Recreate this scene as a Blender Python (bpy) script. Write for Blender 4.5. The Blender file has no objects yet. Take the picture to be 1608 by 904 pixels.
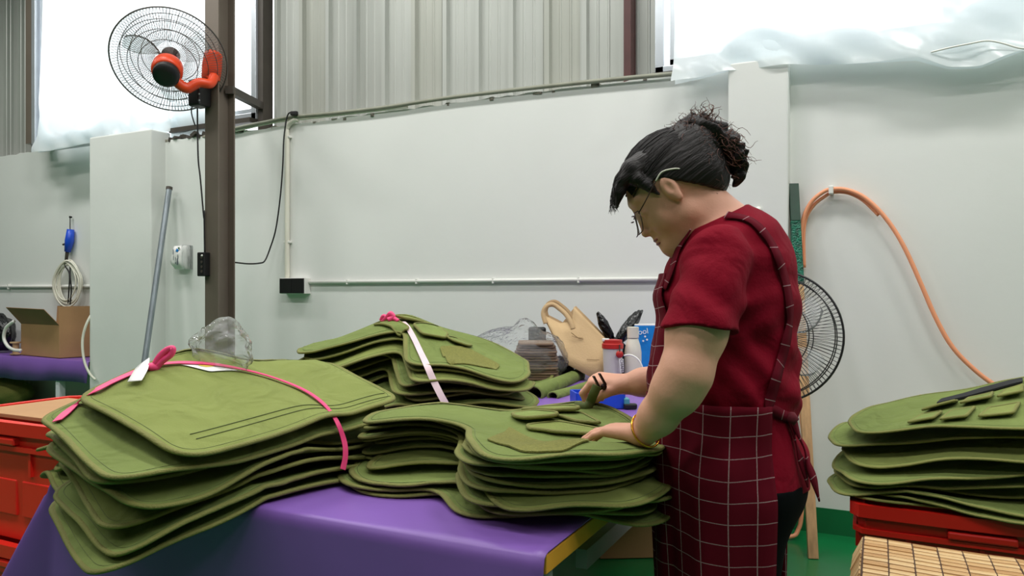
import bpy, bmesh, math, random
import numpy as np
from mathutils import Vector, Matrix
from mathutils.geometry import delaunay_2d_cdt

S = bpy.context.scene
COL = S.collection
random.seed(7)

# ------------------------------------------------------------------ camera, world, lights, exposure
YAW = math.radians(26.2)
FPX = 1170.0
EYE = 1.19
SA, CA = math.sin(YAW), math.cos(YAW)
cam = bpy.data.cameras.new('camera')
cam.sensor_width = 36.0
cam.lens = FPX / 1608.0 * 36.0
cam.shift_y = 8.0 / 1608.0
cam.clip_start = 0.05
camo = bpy.data.objects.new('camera', cam)
camo.location = (0, 0, EYE)
camo.rotation_euler = (math.pi / 2, 0, YAW)
COL.objects.link(camo)
S.camera = camo

world = bpy.data.worlds.new('daylight')
S.world = world
world.use_nodes = True
bg = world.node_tree.nodes['Background']
bg.inputs[0].default_value = (0.94, 0.97, 1.0, 1)
bg.inputs[1].default_value = 3.6

S.view_settings.view_transform = 'Standard'
S.view_settings.look = 'None'
S.view_settings.gamma = 1.0
S.view_settings.use_curve_mapping = False
S.view_settings.exposure = -0.32


def lamp(x, y, z, sx, sy, watt, col=(1.0, 0.985, 0.96)):
    l = bpy.data.lights.new('ceiling_lamp', 'AREA')
    l.shape = 'RECTANGLE'
    l.size, l.size_y = sx, sy
    l.energy = watt
    l.color = col
    o = bpy.data.objects.new('ceiling_lamp', l)
    o.location = (x, y, z)
    COL.objects.link(o)


for lx in (-6.5, -4.2, -1.9, 0.4, 2.7):
    for ly in (2.6, 0.4, -2.6):
        lamp(lx, ly, 4.6, 1.3, 0.3, 58 if ly > 1 else 50 if ly > 0 else 24)


# ------------------------------------------------------------------ helpers
def C(px, py, d):
    """point in the camera's own level frame (right, depth, height) for a sighted direction and a depth"""
    return np.array([(px - 804) / FPX * d, d, EYE - (py - 460) / FPX * d])


def c2w(p):
    p = np.asarray(p, float)
    return np.stack([-p[..., 1] * SA + p[..., 0] * CA, p[..., 1] * CA + p[..., 0] * SA, p[..., 2]], -1)


def P(px, py, d):
    return Vector(c2w(C(px, py, d)))


def on_y(px, py, y):
    """where a sight line meets the vertical plane y = const"""
    d = y / (CA + (px - 804) / FPX * SA)
    return P(px, py, d)


def on_z(px, py, z):
    return P(px, py, (EYE - z) * FPX / (py - 460))


def srgb(h):
    h = h.lstrip('#')
    v = [int(h[i:i + 2], 16) / 255 for i in (0, 2, 4)]
    return tuple(x / 12.92 if x <= .04045 else ((x + .055) / 1.055) ** 2.4 for x in v)


def node_mat(name):
    m = bpy.data.materials.new(name)
    m.use_nodes = True
    nt = m.node_tree
    return m, nt, nt.nodes, nt.links, nt.nodes['Principled BSDF']


def mat(name, col, rough=.6, var=.12, scale=8.0, bump=.0, bscale=60.0, metal=0.0, spec=.5, stretch=(1, 1, 1), col2=None, detail=4, coat=0, sheen=0, crease=0, crease_k=.5):
    m, nt, N, L, b = node_mat(name)
    c = srgb(col) if isinstance(col, str) else col
    tc = N.new('ShaderNodeTexCoord')
    mp = N.new('ShaderNodeMapping')
    mp.inputs['Scale'].default_value = stretch
    L.new(tc.outputs['Object'], mp.inputs[0])
    nz = N.new('ShaderNodeTexNoise')
    nz.inputs['Scale'].default_value = scale
    nz.inputs['Detail'].default_value = detail
    L.new(mp.outputs[0], nz.inputs['Vector'])
    cr = N.new('ShaderNodeValToRGB')
    lo = srgb(col2) if col2 else tuple(x * (1 - var) for x in c)
    hi = c if col2 else tuple(min(1, x * (1 + var)) for x in c)
    cr.color_ramp.elements[0].position = .3
    cr.color_ramp.elements[1].position = .7
    cr.color_ramp.elements[0].color = (*lo, 1)
    cr.color_ramp.elements[1].color = (*hi, 1)
    L.new(nz.outputs['Fac'], cr.inputs[0])
    L.new(cr.outputs[0], b.inputs['Base Color'])
    b.inputs['Roughness'].default_value = rough
    b.inputs['Metallic'].default_value = metal
    b.inputs['Specular IOR Level'].default_value = spec
    b.inputs['Coat Weight'].default_value = coat
    b.inputs['Sheen Weight'].default_value = sheen
    if bump:
        n2 = N.new('ShaderNodeTexNoise')
        n2.inputs['Scale'].default_value = bscale
        n2.inputs['Detail'].default_value = 3
        L.new(mp.outputs[0], n2.inputs['Vector'])
        bp = N.new('ShaderNodeBump')
        bp.inputs['Strength'].default_value = bump
        bp.inputs['Distance'].default_value = .01
        L.new(n2.outputs['Fac'], bp.inputs['Height'])
        if crease:
            n3 = N.new('ShaderNodeTexNoise')
            n3.inputs['Scale'].default_value = crease
            n3.inputs['Detail'].default_value = 2
            n3.inputs['Distortion'].default_value = .8
            L.new(mp.outputs[0], n3.inputs['Vector'])
            b2 = N.new('ShaderNodeBump')
            b2.inputs['Strength'].default_value = crease_k
            b2.inputs['Distance'].default_value = .05
            L.new(n3.outputs['Fac'], b2.inputs['Height'])
            L.new(b2.outputs[0], bp.inputs['Normal'])
        L.new(bp.outputs[0], b.inputs['Normal'])
    return m


OFF = {}


def link(o, parent=None):
    COL.objects.link(o)
    if parent is not None:
        o.parent = parent
        o.matrix_parent_inverse = Matrix.Translation(-OFF.get(parent.name, Vector((0, 0, 0))))
    return o


def tag(o, label=None, cat=None, group=None, kind=None):
    if label: o['label'] = label
    if cat: o['category'] = cat
    if group: o['group'] = group
    if kind: o['kind'] = kind
    return o


def thing(name, label, cat, loc, group=None):
    o = bpy.data.objects.new(name, None)
    o.empty_display_size = .05
    o.location = loc
    link(o)
    OFF[o.name] = Vector(loc)
    return tag(o, label, cat, group)


def mesh_obj(name, verts, faces, m, parent=None, smooth=True, uvs=None, sharp=None):
    me = bpy.data.meshes.new(name)
    me.from_pydata([tuple(map(float, v)) for v in verts], [], [tuple(map(int, f)) for f in faces])
    me.validate()
    if smooth:
        me.polygons.foreach_set('use_smooth', [True] * len(me.polygons))
    if uvs is not None:
        uv = me.uv_layers.new(name='UVMap')
        vi = np.zeros(len(me.loops), dtype=np.int32)
        me.loops.foreach_get('vertex_index', vi)
        uv.data.foreach_set('uv', np.asarray(uvs, dtype=np.float32)[vi].ravel())
    me.materials.append(m)
    me.update()
    if smooth and sharp:
        me.set_sharp_from_angle(angle=math.radians(sharp))
    return link(bpy.data.objects.new(name, me), parent)


def rot_to(d):
    return Vector(d).to_track_quat('Z', 'Y').to_matrix()


def smooth_path(pts, n=8, closed=False):
    """Catmull-Rom through the points"""
    p = [np.asarray(q, float) for q in pts]
    out = []
    m = len(p)
    segs = m if closed else m - 1
    for i in range(segs):
        if closed:
            a, b, c, d = p[(i - 1) % m], p[i], p[(i + 1) % m], p[(i + 2) % m]
        else:
            a, b, c, d = p[max(i - 1, 0)], p[i], p[i + 1], p[min(i + 2, m - 1)]
        for k in range(n):
            t = k / n
            out.append(.5 * (2 * b + (c - a) * t + (2 * a - 5 * b + 4 * c - d) * t * t + (3 * b - a - 3 * c + d) * t ** 3))
    if not closed:
        out.append(p[-1])
    return out


class MB:
    def __init__(s):
        s.v, s.f = [], []

    def add(s, v, f):
        n = len(s.v)
        s.v += [tuple(map(float, q)) for q in v]
        s.f += [tuple(int(i) + n for i in q) for q in f]
        return s

    def box(s, c, size, rz=0, R=None):
        M = R if R is not None else Matrix.Rotation(rz, 3, 'Z')
        c = Vector(c)
        v = [c + M @ Vector((sx * size[0] / 2, sy * size[1] / 2, sz * size[2] / 2)) for sx in (-1, 1) for sy in (-1, 1) for sz in (-1, 1)]
        return s.add(v, [(0, 1, 3, 2), (4, 6, 7, 5), (0, 4, 5, 1), (2, 3, 7, 6), (0, 2, 6, 4), (1, 5, 7, 3)])

    def box2(s, a, b):
        a, b = Vector(a), Vector(b)
        return s.box((a + b) / 2, [abs(q) for q in (b - a)])

    def tube(s, pts, r, seg=8, cap=True, closed=False):
        pts = [Vector(q) for q in pts]
        n = len(pts)
        rs = r if isinstance(r, (list, tuple)) else [r] * n
        v, f = [], []
        ref = None
        for i, q in enumerate(pts):
            if closed:
                t = pts[(i + 1) % n] - pts[i - 1]
            else:
                t = pts[min(i + 1, n - 1)] - pts[max(i - 1, 0)]
            t.normalize()
            if ref is None:
                ref = t.orthogonal().normalized()
            ref = (ref - t * ref.dot(t))
            if ref.length < 1e-6:
                ref = t.orthogonal()
            ref.normalize()
            bn = t.cross(ref)
            for k in range(seg):
                a = 2 * math.pi * k / seg
                v.append(q + (ref * math.cos(a) + bn * math.sin(a)) * rs[i])
        for i in range(n if closed else n - 1):
            for k in range(seg):
                a, b = i * seg + k, i * seg + (k + 1) % seg
                c, d = ((i + 1) % n) * seg + (k + 1) % seg, ((i + 1) % n) * seg + k
                f.append((a, b, c, d))
        if cap and not closed:
            f.append(tuple(range(seg))[::-1])
            f.append(tuple((n - 1) * seg + k for k in range(seg)))
        return s.add(v, f)

    def lathe(s, prof, c, seg=28, R=None):
        """prof: list of (radius, z)"""
        M = R if R is not None else Matrix.Identity(3)
        c = Vector(c)
        v, f = [], []
        for r, z in prof:
            for k in range(seg):
                a = 2 * math.pi * k / seg
                v.append(c + M @ Vector((r * math.cos(a), r * math.sin(a), z)))
        for i in range(len(prof) - 1):
            for k in range(seg):
                f.append((i * seg + k, i * seg + (k + 1) % seg, (i + 1) * seg + (k + 1) % seg, (i + 1) * seg + k))
        f.append(tuple(range(seg))[::-1])
        f.append(tuple((len(prof) - 1) * seg + k for k in range(seg)))
        return s.add(v, f)

    def prism(s, poly, ext):
        """poly: list of 3-D points, extruded by vector ext"""
        p = [Vector(q) for q in poly]
        e = Vector(ext)
        n = len(p)
        return s.add(p + [q + e for q in p], [tuple(range(n))[::-1], tuple(range(n, 2 * n))] + [(i, (i + 1) % n, n + (i + 1) % n, n + i) for i in range(n)])

    def ribbon(s, pts, nrm, w, th=.0015):
        """flat band: pts centre line, nrm normals, w width"""
        pts = [Vector(q) for q in pts]
        n = len(pts)
        v, f = [], []
        for i, q in enumerate(pts):
            t = (pts[min(i + 1, n - 1)] - pts[max(i - 1, 0)]).normalized()
            nn = Vector(nrm[i])
            nn = (nn - t * nn.dot(t)).normalized()
            sd = t.cross(nn)
            ww = w[i] if isinstance(w, (list, tuple)) else w
            v += [q - sd * ww / 2, q + sd * ww / 2, q + sd * ww / 2 + nn * th, q - sd * ww / 2 + nn * th]
        for i in range(n - 1):
            a, b = 4 * i, 4 * i + 4
            for k in range(4):
                f.append((a + k, a + (k + 1) % 4, b + (k + 1) % 4, b + k))
        f += [(3, 2, 1, 0), (4 * n - 4, 4 * n - 3, 4 * n - 2, 4 * n - 1)]
        return s.add(v, f)

    def build(s, name, m, parent=None, smooth=False, bevel=0, sharp=None):
        o = mesh_obj(name, s.v, s.f, m, parent, smooth, sharp=sharp)
        bm = bmesh.new()
        bm.from_mesh(o.data)
        bmesh.ops.recalc_face_normals(bm, faces=bm.faces)
        bm.to_mesh(o.data)
        bm.free()
        if bevel:
            md = o.modifiers.new('bevel', 'BEVEL')
            md.width = bevel
            md.segments = 2
            md.limit_method = 'ANGLE'
            md.harden_normals = False
        return o


def arr(*a):
    return np.array(a, float)


# ------------------------------------------------------------------ materials
M = {}
M['plaster'] = mat('white_plaster', '#e4e6e2', .75, .025, 1.3, .06, 25)
M['plaster2'] = mat('white_plaster_pier', '#e0e2de', .75, .03, 1.7, .08, 20)
M['green_paint'] = mat('green_wall_paint', '#0f6b3c', .45, .12, 3)
M['floor'] = mat('green_floor_coating', '#10743f', .28, .12, 1.2, .03, 12)
M['ceiling'] = mat('grey_ceiling', '#9a9b98', .8)
M['hall'] = mat('dim_hall_wall', '#77776f', .8)
M['grime'] = mat('broken_mortar', '#8b867a', .9, .4, 30, .6, 60)
M['metal_sheet'] = mat('zinc_sheet', '#adb0aa', .42, .07, 2.2, .03, 18, .25, stretch=(5, 5, .4))
M['metal_sheet2'] = mat('zinc_sheet_stained', '#a6a89f', .45, .11, 2.0, .03, 18, .2, stretch=(5, 5, .4))
M['brown_steel'] = mat('brown_steel', '#70665b', .45, .08, 4, .04, 30, .2)
M['dark_steel'] = mat('dark_steel', '#4a443d', .5, .12, 6, .03, 30, .2)
M['maroon_steel'] = mat('maroon_purlin', '#4f2c2a', .5, .12, 6)
M['alu'] = mat('aluminium', '#c4cad0', .3, .05, 6, 0, 30, .6)
M['white_pvc'] = mat('white_plastic', '#e8e8e2', .4, .03, 6)
M['cream_pvc'] = mat('cream_plastic_pipe', '#e3e1d2', .4, .04, 6)
M['olive_cable'] = mat('grey_green_conduit', '#8f9080', .5, .12, 10)
M['black'] = mat('black_plastic', '#141415', .45, .2, 9)
M['black_rubber'] = mat('black_cable', '#1b1b1c', .55, .2, 9)
M['black_bag'] = mat('black_polythene', '#0c0c0e', .22, .3, 9, .8, 30)
M['orange_fan'] = mat('orange_red_plastic', '#e0461c', .38, .06, 8)
M['wire_grey'] = mat('grey_wire', '#5d5754', .4, .1, 8, metal=.4)
M['wire_black'] = mat('black_wire', '#1a1a1a', .4, .1, 8)
M['purple'] = mat('purple_vinyl_cloth', '#7c57a8', .42, .05, 3, .10, 9)
M['yellow_edge'] = mat('yellow_board_edge', '#d99a2c', .55, .10, 9)
M['grey_leg'] = mat('grey_painted_leg', '#8d9090', .5)
M['white_leg'] = mat('white_painted_leg', '#d8dade', .5)
M['olive'] = mat('olive_canvas', '#7a894c', .85, .07, 7, .16, 220, crease=9, spec=.18)
M['olive_b'] = mat('olive_canvas_darker', '#728046', .85, .07, 7, .16, 220, crease=9, spec=.18)
M['olive_c'] = mat('olive_canvas_yellower', '#7f894b', .85, .07, 7, .16, 220, crease=9, spec=.18)
M['olive_bind'] = mat('olive_binding_tape', '#77783c', .8, .08, 12, .3, 260)
M['velcro'] = mat('khaki_hook_patch', '#80803f', .95, .16, 160, .7, 300)
M['seam'] = mat('olive_seam_thread', '#5f6a3a', .8)
M['dark_lining'] = mat('black_lining', '#17181a', .8)
M['pink'] = mat('pink_ribbon', '#f0457f', .5, .08, 30)
M['palepink'] = mat('pale_pink_strap', '#e6cdd3', .45, .05, 20)
M['paper'] = mat('white_paper', '#f2f1ee', .7, .02)
M['yellow_print'] = mat('yellow_print', '#f0d95e', .7, .15, 30)
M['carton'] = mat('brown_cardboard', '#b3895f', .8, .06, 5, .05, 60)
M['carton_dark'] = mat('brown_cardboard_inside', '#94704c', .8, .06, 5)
M['kraft'] = mat('tan_nonwoven', '#c9ab80', .8, .05, 6, .15, 120)
M['kraft_shaded'] = mat('tan_nonwoven_shaded', '#a88a64', .8, .05, 6, .15, 120)  # darker copy of the tan, shade painted on base, gussets and back
M['print_brown'] = mat('faded_brown_print', '#8f7248', .8)
M['red_plastic'] = mat('red_plastic', '#ee2c1e', .38, .05, 5)
M['red_plastic_b'] = mat('dark_red_plastic', '#c41a12', .38, .06, 5)
M['wood'] = mat('raw_wood', '#c39b70', .7, .2, 6, .1, 40, stretch=(8, 8, .6))
M['ply'] = mat('plywood', '#c3a27c', .7, .12, 6, .05, 40)
M['bamboo'] = mat('bamboo_slat', '#d3b083', .55, .14, 4, .08, 50, stretch=(.6, 8, 8), col2='#b98f57')
M['bamboo_b'] = mat('bamboo_slat_paler', '#e0c49a', .55, .14, 4, .08, 50, stretch=(.6, 8, 8), col2='#c6a066')
M['bamboo_c'] = mat('bamboo_slat_redder', '#c69f6c', .55, .14, 4, .08, 50, stretch=(.6, 8, 8), col2='#a97c4c')
M['cord'] = mat('brown_cord', '#4a3020', .8)
M['orange_hose'] = mat('orange_hose', '#f4a47a', .45, .05, 10)
M['blue'] = mat('blue_plastic', '#1c4fd0', .35, .1, 12)
M['light_blue'] = mat('bright_blue_packet', '#1c86d8', .35, .08, 30)
M['cup_red'] = mat('red_cup_lid', '#b3241f', .4)
M['cup_grey'] = mat('frosted_grey_tumbler', '#c8c6c0', .3, .06, 14)
M['cream'] = mat('cream_bottle', '#dedccb', .35, .03, 8)
M['steel_pole'] = mat('galvanised_pole', '#8d969c', .35, .18, 5, metal=.5, stretch=(6, 6, .8))
M['skin'] = mat('skin', '#dfa489', .55, .05, 14, .05, 160)
M['lip'] = mat('lips', '#8a4a42', .5)


def hair_mat(name, col, rough, flow):
    m, nt, N, L, b = node_mat(name)
    tc = N.new('ShaderNodeTexCoord')
    f = Vector(flow).normalized(); g = f.orthogonal().normalized(); h = f.cross(g)
    cx = N.new('ShaderNodeCombineXYZ')
    for i, (v, k) in enumerate(((f, 14), (g, 260), (h, 260))):
        d = N.new('ShaderNodeVectorMath'); d.operation = 'DOT_PRODUCT'
        d.inputs[1].default_value = v * k
        L.new(tc.outputs['Object'], d.inputs[0])
        L.new(d.outputs['Value'], cx.inputs[i])
    nz = N.new('ShaderNodeTexNoise'); nz.inputs['Scale'].default_value = 1; nz.inputs['Detail'].default_value = 3
    L.new(cx.outputs[0], nz.inputs['Vector'])
    cr = N.new('ShaderNodeValToRGB')
    c = srgb(col)
    cr.color_ramp.elements[0].position = .35; cr.color_ramp.elements[1].position = .72
    cr.color_ramp.elements[0].color = (*[x * .5 for x in c], 1); cr.color_ramp.elements[1].color = (*[x * 1.7 for x in c], 1)
    L.new(nz.outputs['Fac'], cr.inputs[0]); L.new(cr.outputs[0], b.inputs['Base Color'])
    bp = N.new('ShaderNodeBump'); bp.inputs['Strength'].default_value = .6; bp.inputs['Distance'].default_value = .004
    L.new(nz.outputs['Fac'], bp.inputs['Height']); L.new(bp.outputs[0], b.inputs['Normal'])
    b.inputs['Roughness'].default_value = rough
    b.inputs['Specular IOR Level'].default_value = .35
    return m


M['hair'] = hair_mat('dark_hair', '#1b1413', .5, (-.777 * CA, -.777 * SA, -.63))
M['hair_brown'] = mat('brown_tinted_hair', '#65392d', .55, .35, 30)
M['shirt'] = mat('crimson_jersey', '#7d061f', .85, .05, 5, .10, 200, crease=11, crease_k=.22, spec=.12)
M['pants'] = mat('black_trousers', '#08090b', .95, .1, 6, spec=.08)
M['gold'] = mat('gold_bangle', '#e0a63c', .25, .05, 8, metal=.9)
M['glasses'] = mat('bronze_frame', '#4a3a34', .35, .05, 8, metal=.5)
M['scissor'] = mat('dark_red_steel', '#2a1514', .4, .3, 30, metal=.3)


def plaid_mat():
    m, nt, N, L, b = node_mat('maroon_check')
    uv = N.new('ShaderNodeUVMap')
    sx = N.new('ShaderNodeSeparateXYZ')
    L.new(uv.outputs[0], sx.inputs[0])

    def line(out, per, w, ph):
        a = N.new('ShaderNodeMath'); a.operation = 'ADD'; a.inputs[1].default_value = ph
        L.new(out, a.inputs[0])
        q = N.new('ShaderNodeMath'); q.operation = 'DIVIDE'; q.inputs[1].default_value = per
        L.new(a.outputs[0], q.inputs[0])
        fr = N.new('ShaderNodeMath'); fr.operation = 'FRACT'
        L.new(q.outputs[0], fr.inputs[0])
        lt = N.new('ShaderNodeMath'); lt.operation = 'LESS_THAN'; lt.inputs[1].default_value = w / per
        L.new(fr.outputs[0], lt.inputs[0])
        return lt.outputs[0]
    mx = N.new('ShaderNodeMath'); mx.operation = 'MAXIMUM'
    L.new(line(sx.outputs[0], .05, .0019, 10), mx.inputs[0])
    L.new(line(sx.outputs[1], .04, .0017, 10), mx.inputs[1])
    nz = N.new('ShaderNodeTexNoise'); nz.inputs['Scale'].default_value = 300
    cr = N.new('ShaderNodeMath'); cr.operation = 'MULTIPLY'
    L.new(mx.outputs[0], cr.inputs[0])
    mr = N.new('ShaderNodeMapRange'); mr.inputs[1].default_value = .35; mr.inputs[2].default_value = .6
    mr.inputs[3].default_value = .45; mr.inputs[4].default_value = .95
    L.new(nz.outputs[0], mr.inputs[0])
    L.new(mr.outputs[0], cr.inputs[1])
    mix = N.new('ShaderNodeMix'); mix.data_type = 'RGBA'
    mix.inputs[6].default_value = (*srgb('#5f0a1c'), 1)
    mix.inputs[7].default_value = (*srgb('#ad8f92'), 1)
    L.new(cr.outputs[0], mix.inputs[0])
    L.new(mix.outputs[2], b.inputs['Base Color'])
    b.inputs['Roughness'].default_value = .9
    b.inputs['Specular IOR Level'].default_value = .12
    return m


M['plaid'] = plaid_mat()
M['maroon'] = mat('maroon_cloth', '#5f0a1c', .88, .1, 20)


def film_mat(name, transl, clear, tint):
    m, nt, N, L, b = node_mat(name)
    out = N['Material Output']
    N.remove(b)
    df = N.new('ShaderNodeBsdfDiffuse'); df.inputs[0].default_value = (*tint, 1)
    tr = N.new('ShaderNodeBsdfTranslucent'); tr.inputs[0].default_value = (*tint, 1)
    tp = N.new('ShaderNodeBsdfTransparent'); tp.inputs[0].default_value = (*tint, 1)
    gl = N.new('ShaderNodeBsdfGlossy'); gl.inputs['Roughness'].default_value = .25
    m1 = N.new('ShaderNodeMixShader'); m1.inputs[0].default_value = transl
    L.new(df.outputs[0], m1.inputs[1]); L.new(tr.outputs[0], m1.inputs[2])
    m2 = N.new('ShaderNodeMixShader'); m2.inputs[0].default_value = clear
    L.new(m1.outputs[0], m2.inputs[1]); L.new(tp.outputs[0], m2.inputs[2])
    m3 = N.new('ShaderNodeMixShader'); m3.inputs[0].default_value = .04
    L.new(m2.outputs[0], m3.inputs[1]); L.new(gl.outputs[0], m3.inputs[2])
    L.new(m3.outputs[0], out.inputs[0])
    return m


M['film'] = film_mat('frosted_film', .55, .10, (.90, .955, .97))


def clear_plastic(name, gloss=.22, white=.12, bscale=22, bump=1.0):
    m, nt, N, L, b = node_mat(name)
    out = N['Material Output']
    N.remove(b)
    tc = N.new('ShaderNodeTexCoord')
    nz = N.new('ShaderNodeTexNoise'); nz.inputs['Scale'].default_value = bscale; nz.inputs['Detail'].default_value = 5
    nz.inputs['Distortion'].default_value = 1.0
    L.new(tc.outputs['Object'], nz.inputs['Vector'])
    bp = N.new('ShaderNodeBump'); bp.inputs['Strength'].default_value = bump; bp.inputs['Distance'].default_value = .02
    L.new(nz.outputs[0], bp.inputs['Height'])
    tp = N.new('ShaderNodeBsdfTransparent'); tp.inputs[0].default_value = (.97, .98, .98, 1)
    df = N.new('ShaderNodeBsdfDiffuse'); df.inputs[0].default_value = (.85, .87, .88, 1)
    gl = N.new('ShaderNodeBsdfGlossy'); gl.inputs['Roughness'].default_value = .12
    L.new(bp.outputs[0], gl.inputs['Normal'])
    L.new(bp.outputs[0], df.inputs['Normal'])
    m1 = N.new('ShaderNodeMixShader'); m1.inputs[0].default_value = white
    L.new(tp.outputs[0], m1.inputs[1]); L.new(df.outputs[0], m1.inputs[2])
    fr = N.new('ShaderNodeLayerWeight'); fr.inputs[0].default_value = gloss
    L.new(bp.outputs[0], fr.inputs['Normal'])
    m2 = N.new('ShaderNodeMixShader')
    L.new(fr.outputs['Fresnel'], m2.inputs[0])
    L.new(m1.outputs[0], m2.inputs[1]); L.new(gl.outputs[0], m2.inputs[2])
    L.new(m2.outputs[0], out.inputs[0])
    return m


M['clear'] = clear_plastic('clear_polythene', .10, .22)
M['clear2'] = clear_plastic('clear_polythene_wrap', .08, .10, 30)
M['blade'] = clear_plastic('smoky_fan_blade', .08, .22, 3, .1)


def glass_mat():
    m, nt, N, L, b = node_mat('window_glass')
    out = N['Material Output']
    N.remove(b)
    tp = N.new('ShaderNodeBsdfTransparent')
    gl = N.new('ShaderNodeBsdfGlossy'); gl.inputs['Roughness'].default_value = .02
    mx = N.new('ShaderNodeMixShader'); mx.inputs[0].default_value = .06
    L.new(tp.outputs[0], mx.inputs[1]); L.new(gl.outputs[0], mx.inputs[2])
    L.new(mx.outputs[0], out.inputs[0])
    return m


M['glass'] = glass_mat()

# ------------------------------------------------------------------ the setting
def structure(o):
    o['kind'] = 'structure'
    return o


WY = 4.0          # inner face of the long wall
structure(MB().box2((-9.5, -6, -.1), (5, 4.6, 0)).build('floor', M['floor']))
structure(MB().box2((-9.5, -6, 5.0), (5, 4.3, 5.1)).build('ceiling', M['ceiling']))
structure(MB().box2((-9.6, -6.1, 0), (5.1, -6, 5)).build('wall_south', M['hall']))
structure(MB().box2((-9.6, -6, 0), (-9.5, 4.6, 5)).build('wall_west', M['hall']))
structure(MB().box2((5.0, -6, 0), (5.1, 4.3, 5)).build('wall_east', M['hall']))


LW = 4.3          # recessed bay at the left


def wall_strip(x0, x1, ztop, seed, wob=.008, WY=WY):
    """brick and plaster wall with a slightly broken top edge"""
    rnd = random.Random(seed)
    n = max(2, int((x1 - x0) / .06))
    xs = [x0 + (x1 - x0) * i / n for i in range(n + 1)]
    zs = [ztop + rnd.uniform(-wob, wob) for _ in xs]
    v, f = [], []
    for x, z in zip(xs, zs):
        v += [(x, WY, 0), (x, WY, z), (x, WY + .2, z), (x, WY + .2, 0)]
    for i in range(n):
        a, b = 4 * i, 4 * i + 4
        for k in range(4):
            f.append((a + k, b + k, b + (k + 1) % 4, a + (k + 1) % 4))
    f += [(0, 1, 2, 3), (4 * n + 3, 4 * n + 2, 4 * n + 1, 4 * n)]
    return v, f


wm = MB()
wm.add(*wall_strip(-9.5, -5.60, 2.52, 1, WY=LW))
wm.add(*wall_strip(-5.69, -5.2, 2.42, 1))
wm.add(*wall_strip(-5.2, -.55, 2.37, 2))
wm.add(*wall_strip(-.55, 5.0, 2.345, 3))
wall = structure(wm.build('wall_north', M['plaster']))
# piers
pier = MB().box2((-5.69, 3.87, 0), (-4.965, 4.05, 2.44)).box2((-5.69, 4.04, 0), (-5.55, 4.31, 2.46))
pier.build('pier', M['plaster2'], wall, bevel=.012)
pier2 = MB().box2((-.69, 3.9, 0), (-.40, 4.02, 2.36))
pier2.build('pier', M['plaster2'], wall, bevel=.008)
# crumbly mortar line on top
mm = MB()
rnd = random.Random(5)
x = -4.95
while x < -1.1:
    w = rnd.uniform(.02, .09)
    mm.box((x, 4.015 + rnd.uniform(-.003, .01), 2.366 + rnd.uniform(-.006, .006)), (w, .045, rnd.uniform(.008, .022)), rnd.uniform(-.2, .2))
    x += w + rnd.uniform(.02, .30)
mm.build('mortar_crumbs', M['grime'], wall)['kind'] = 'stuff'
# ragged dark tear beside the left pier
mm = MB()
for i in range(16):
    mm.box((-4.9 + i * .05 + rnd.uniform(-.02, .02), 4.005 + rnd.uniform(-.02, .02), 2.378 + rnd.uniform(-.012, .012)), (rnd.uniform(.02, .07), .04, rnd.uniform(.01, .035)), R=Matrix.Rotation(rnd.uniform(-.5, .5), 3, 'Y') @ Matrix.Rotation(rnd.uniform(-.5, .5), 3, 'Z'))
mm.build('torn_plaster', M['dark_steel'], wall)['kind'] = 'stuff'
# green skirting paint
structure(MB().box2((-9.5, LW - .006, 0), (-5.695, LW, .125)).box2((-4.96, 3.994, 0), (-.695, 4.0, .125)).box2((-.395, 3.994, 0), (5, 4.0, .125))
          .box2((-.692, 3.895, 0), (-.398, 3.9, .125)).box2((-5.692, 3.865, 0), (-4.963, 3.87, .125)).build('baseboard_north', M['green_paint']))

# metal cladding above the wall: one sheet object per bay
clad = structure(MB().box2((-9.5, 4.52, 2.5), (-6.86, 4.56, 5)).box2((-4.06, 4.24, 2.3), (-1.12, 4.28, 5)).build('wall_upper', M['dark_steel']))
PITCH = .243


def sheet_mesh():
    prof = [(0, 0), (.012, 0), (.02, -.028), (.05, -.028), (.058, 0), (.105, 0), (.110, -.005), (.118, -.005), (.123, 0), (.172, 0), (.177, -.005), (.185, -.005), (.190, 0), (.243, 0), (.243, .004), (0, .004)]
    v = [(a, b, z) for z in (2.3, 5.0) for a, b in prof]
    n = len(prof)
    f = [(i, (i + 1) % n, n + (i + 1) % n, n + i) for i in range(n)]
    return v, f


sv, sf = sheet_mesh()
for x0, x1 in ((-9.45, -6.86), (-4.04, -1.18)):
    x = x0
    first = None
    k = 0
    yb = 4.48 if x0 < -8 else 4.20
    while x < x1 - .05:
        if first is None:
            o = mesh_obj('metal_sheet', sv, sf, M['metal_sheet'], clad, smooth=False)
            first = o
        else:
            o = first.copy()
            COL.objects.link(o)
            o.parent = clad
        o.location = (x, yb + (.003 if k % 3 == 0 else 0), .22 if x0 < -8 else 0)
        if k % 4 == 1:
            o.material_slots[0].link = 'OBJECT'
            o.material_slots[0].material = M['metal_sheet2']
        x += PITCH
        k += 1
# vertical steel members
structure(MB().box2((-4.105, 4.10, 2.36), (-4.055, 4.2, 5)).build('trim_1', M['dark_steel']))
structure(MB().box2((-6.88, 4.08, 2.53), (-6.80, 4.5, 5)).build('trim_2', M['brown_steel']))
a = on_y(981, 0, 4.12).x; b = on_y(992, 0, 4.12).x
structure(MB().box2((a, 4.10, 2.38), (b, 4.2, 5)).build('trim_3', M['maroon_steel']))

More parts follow.
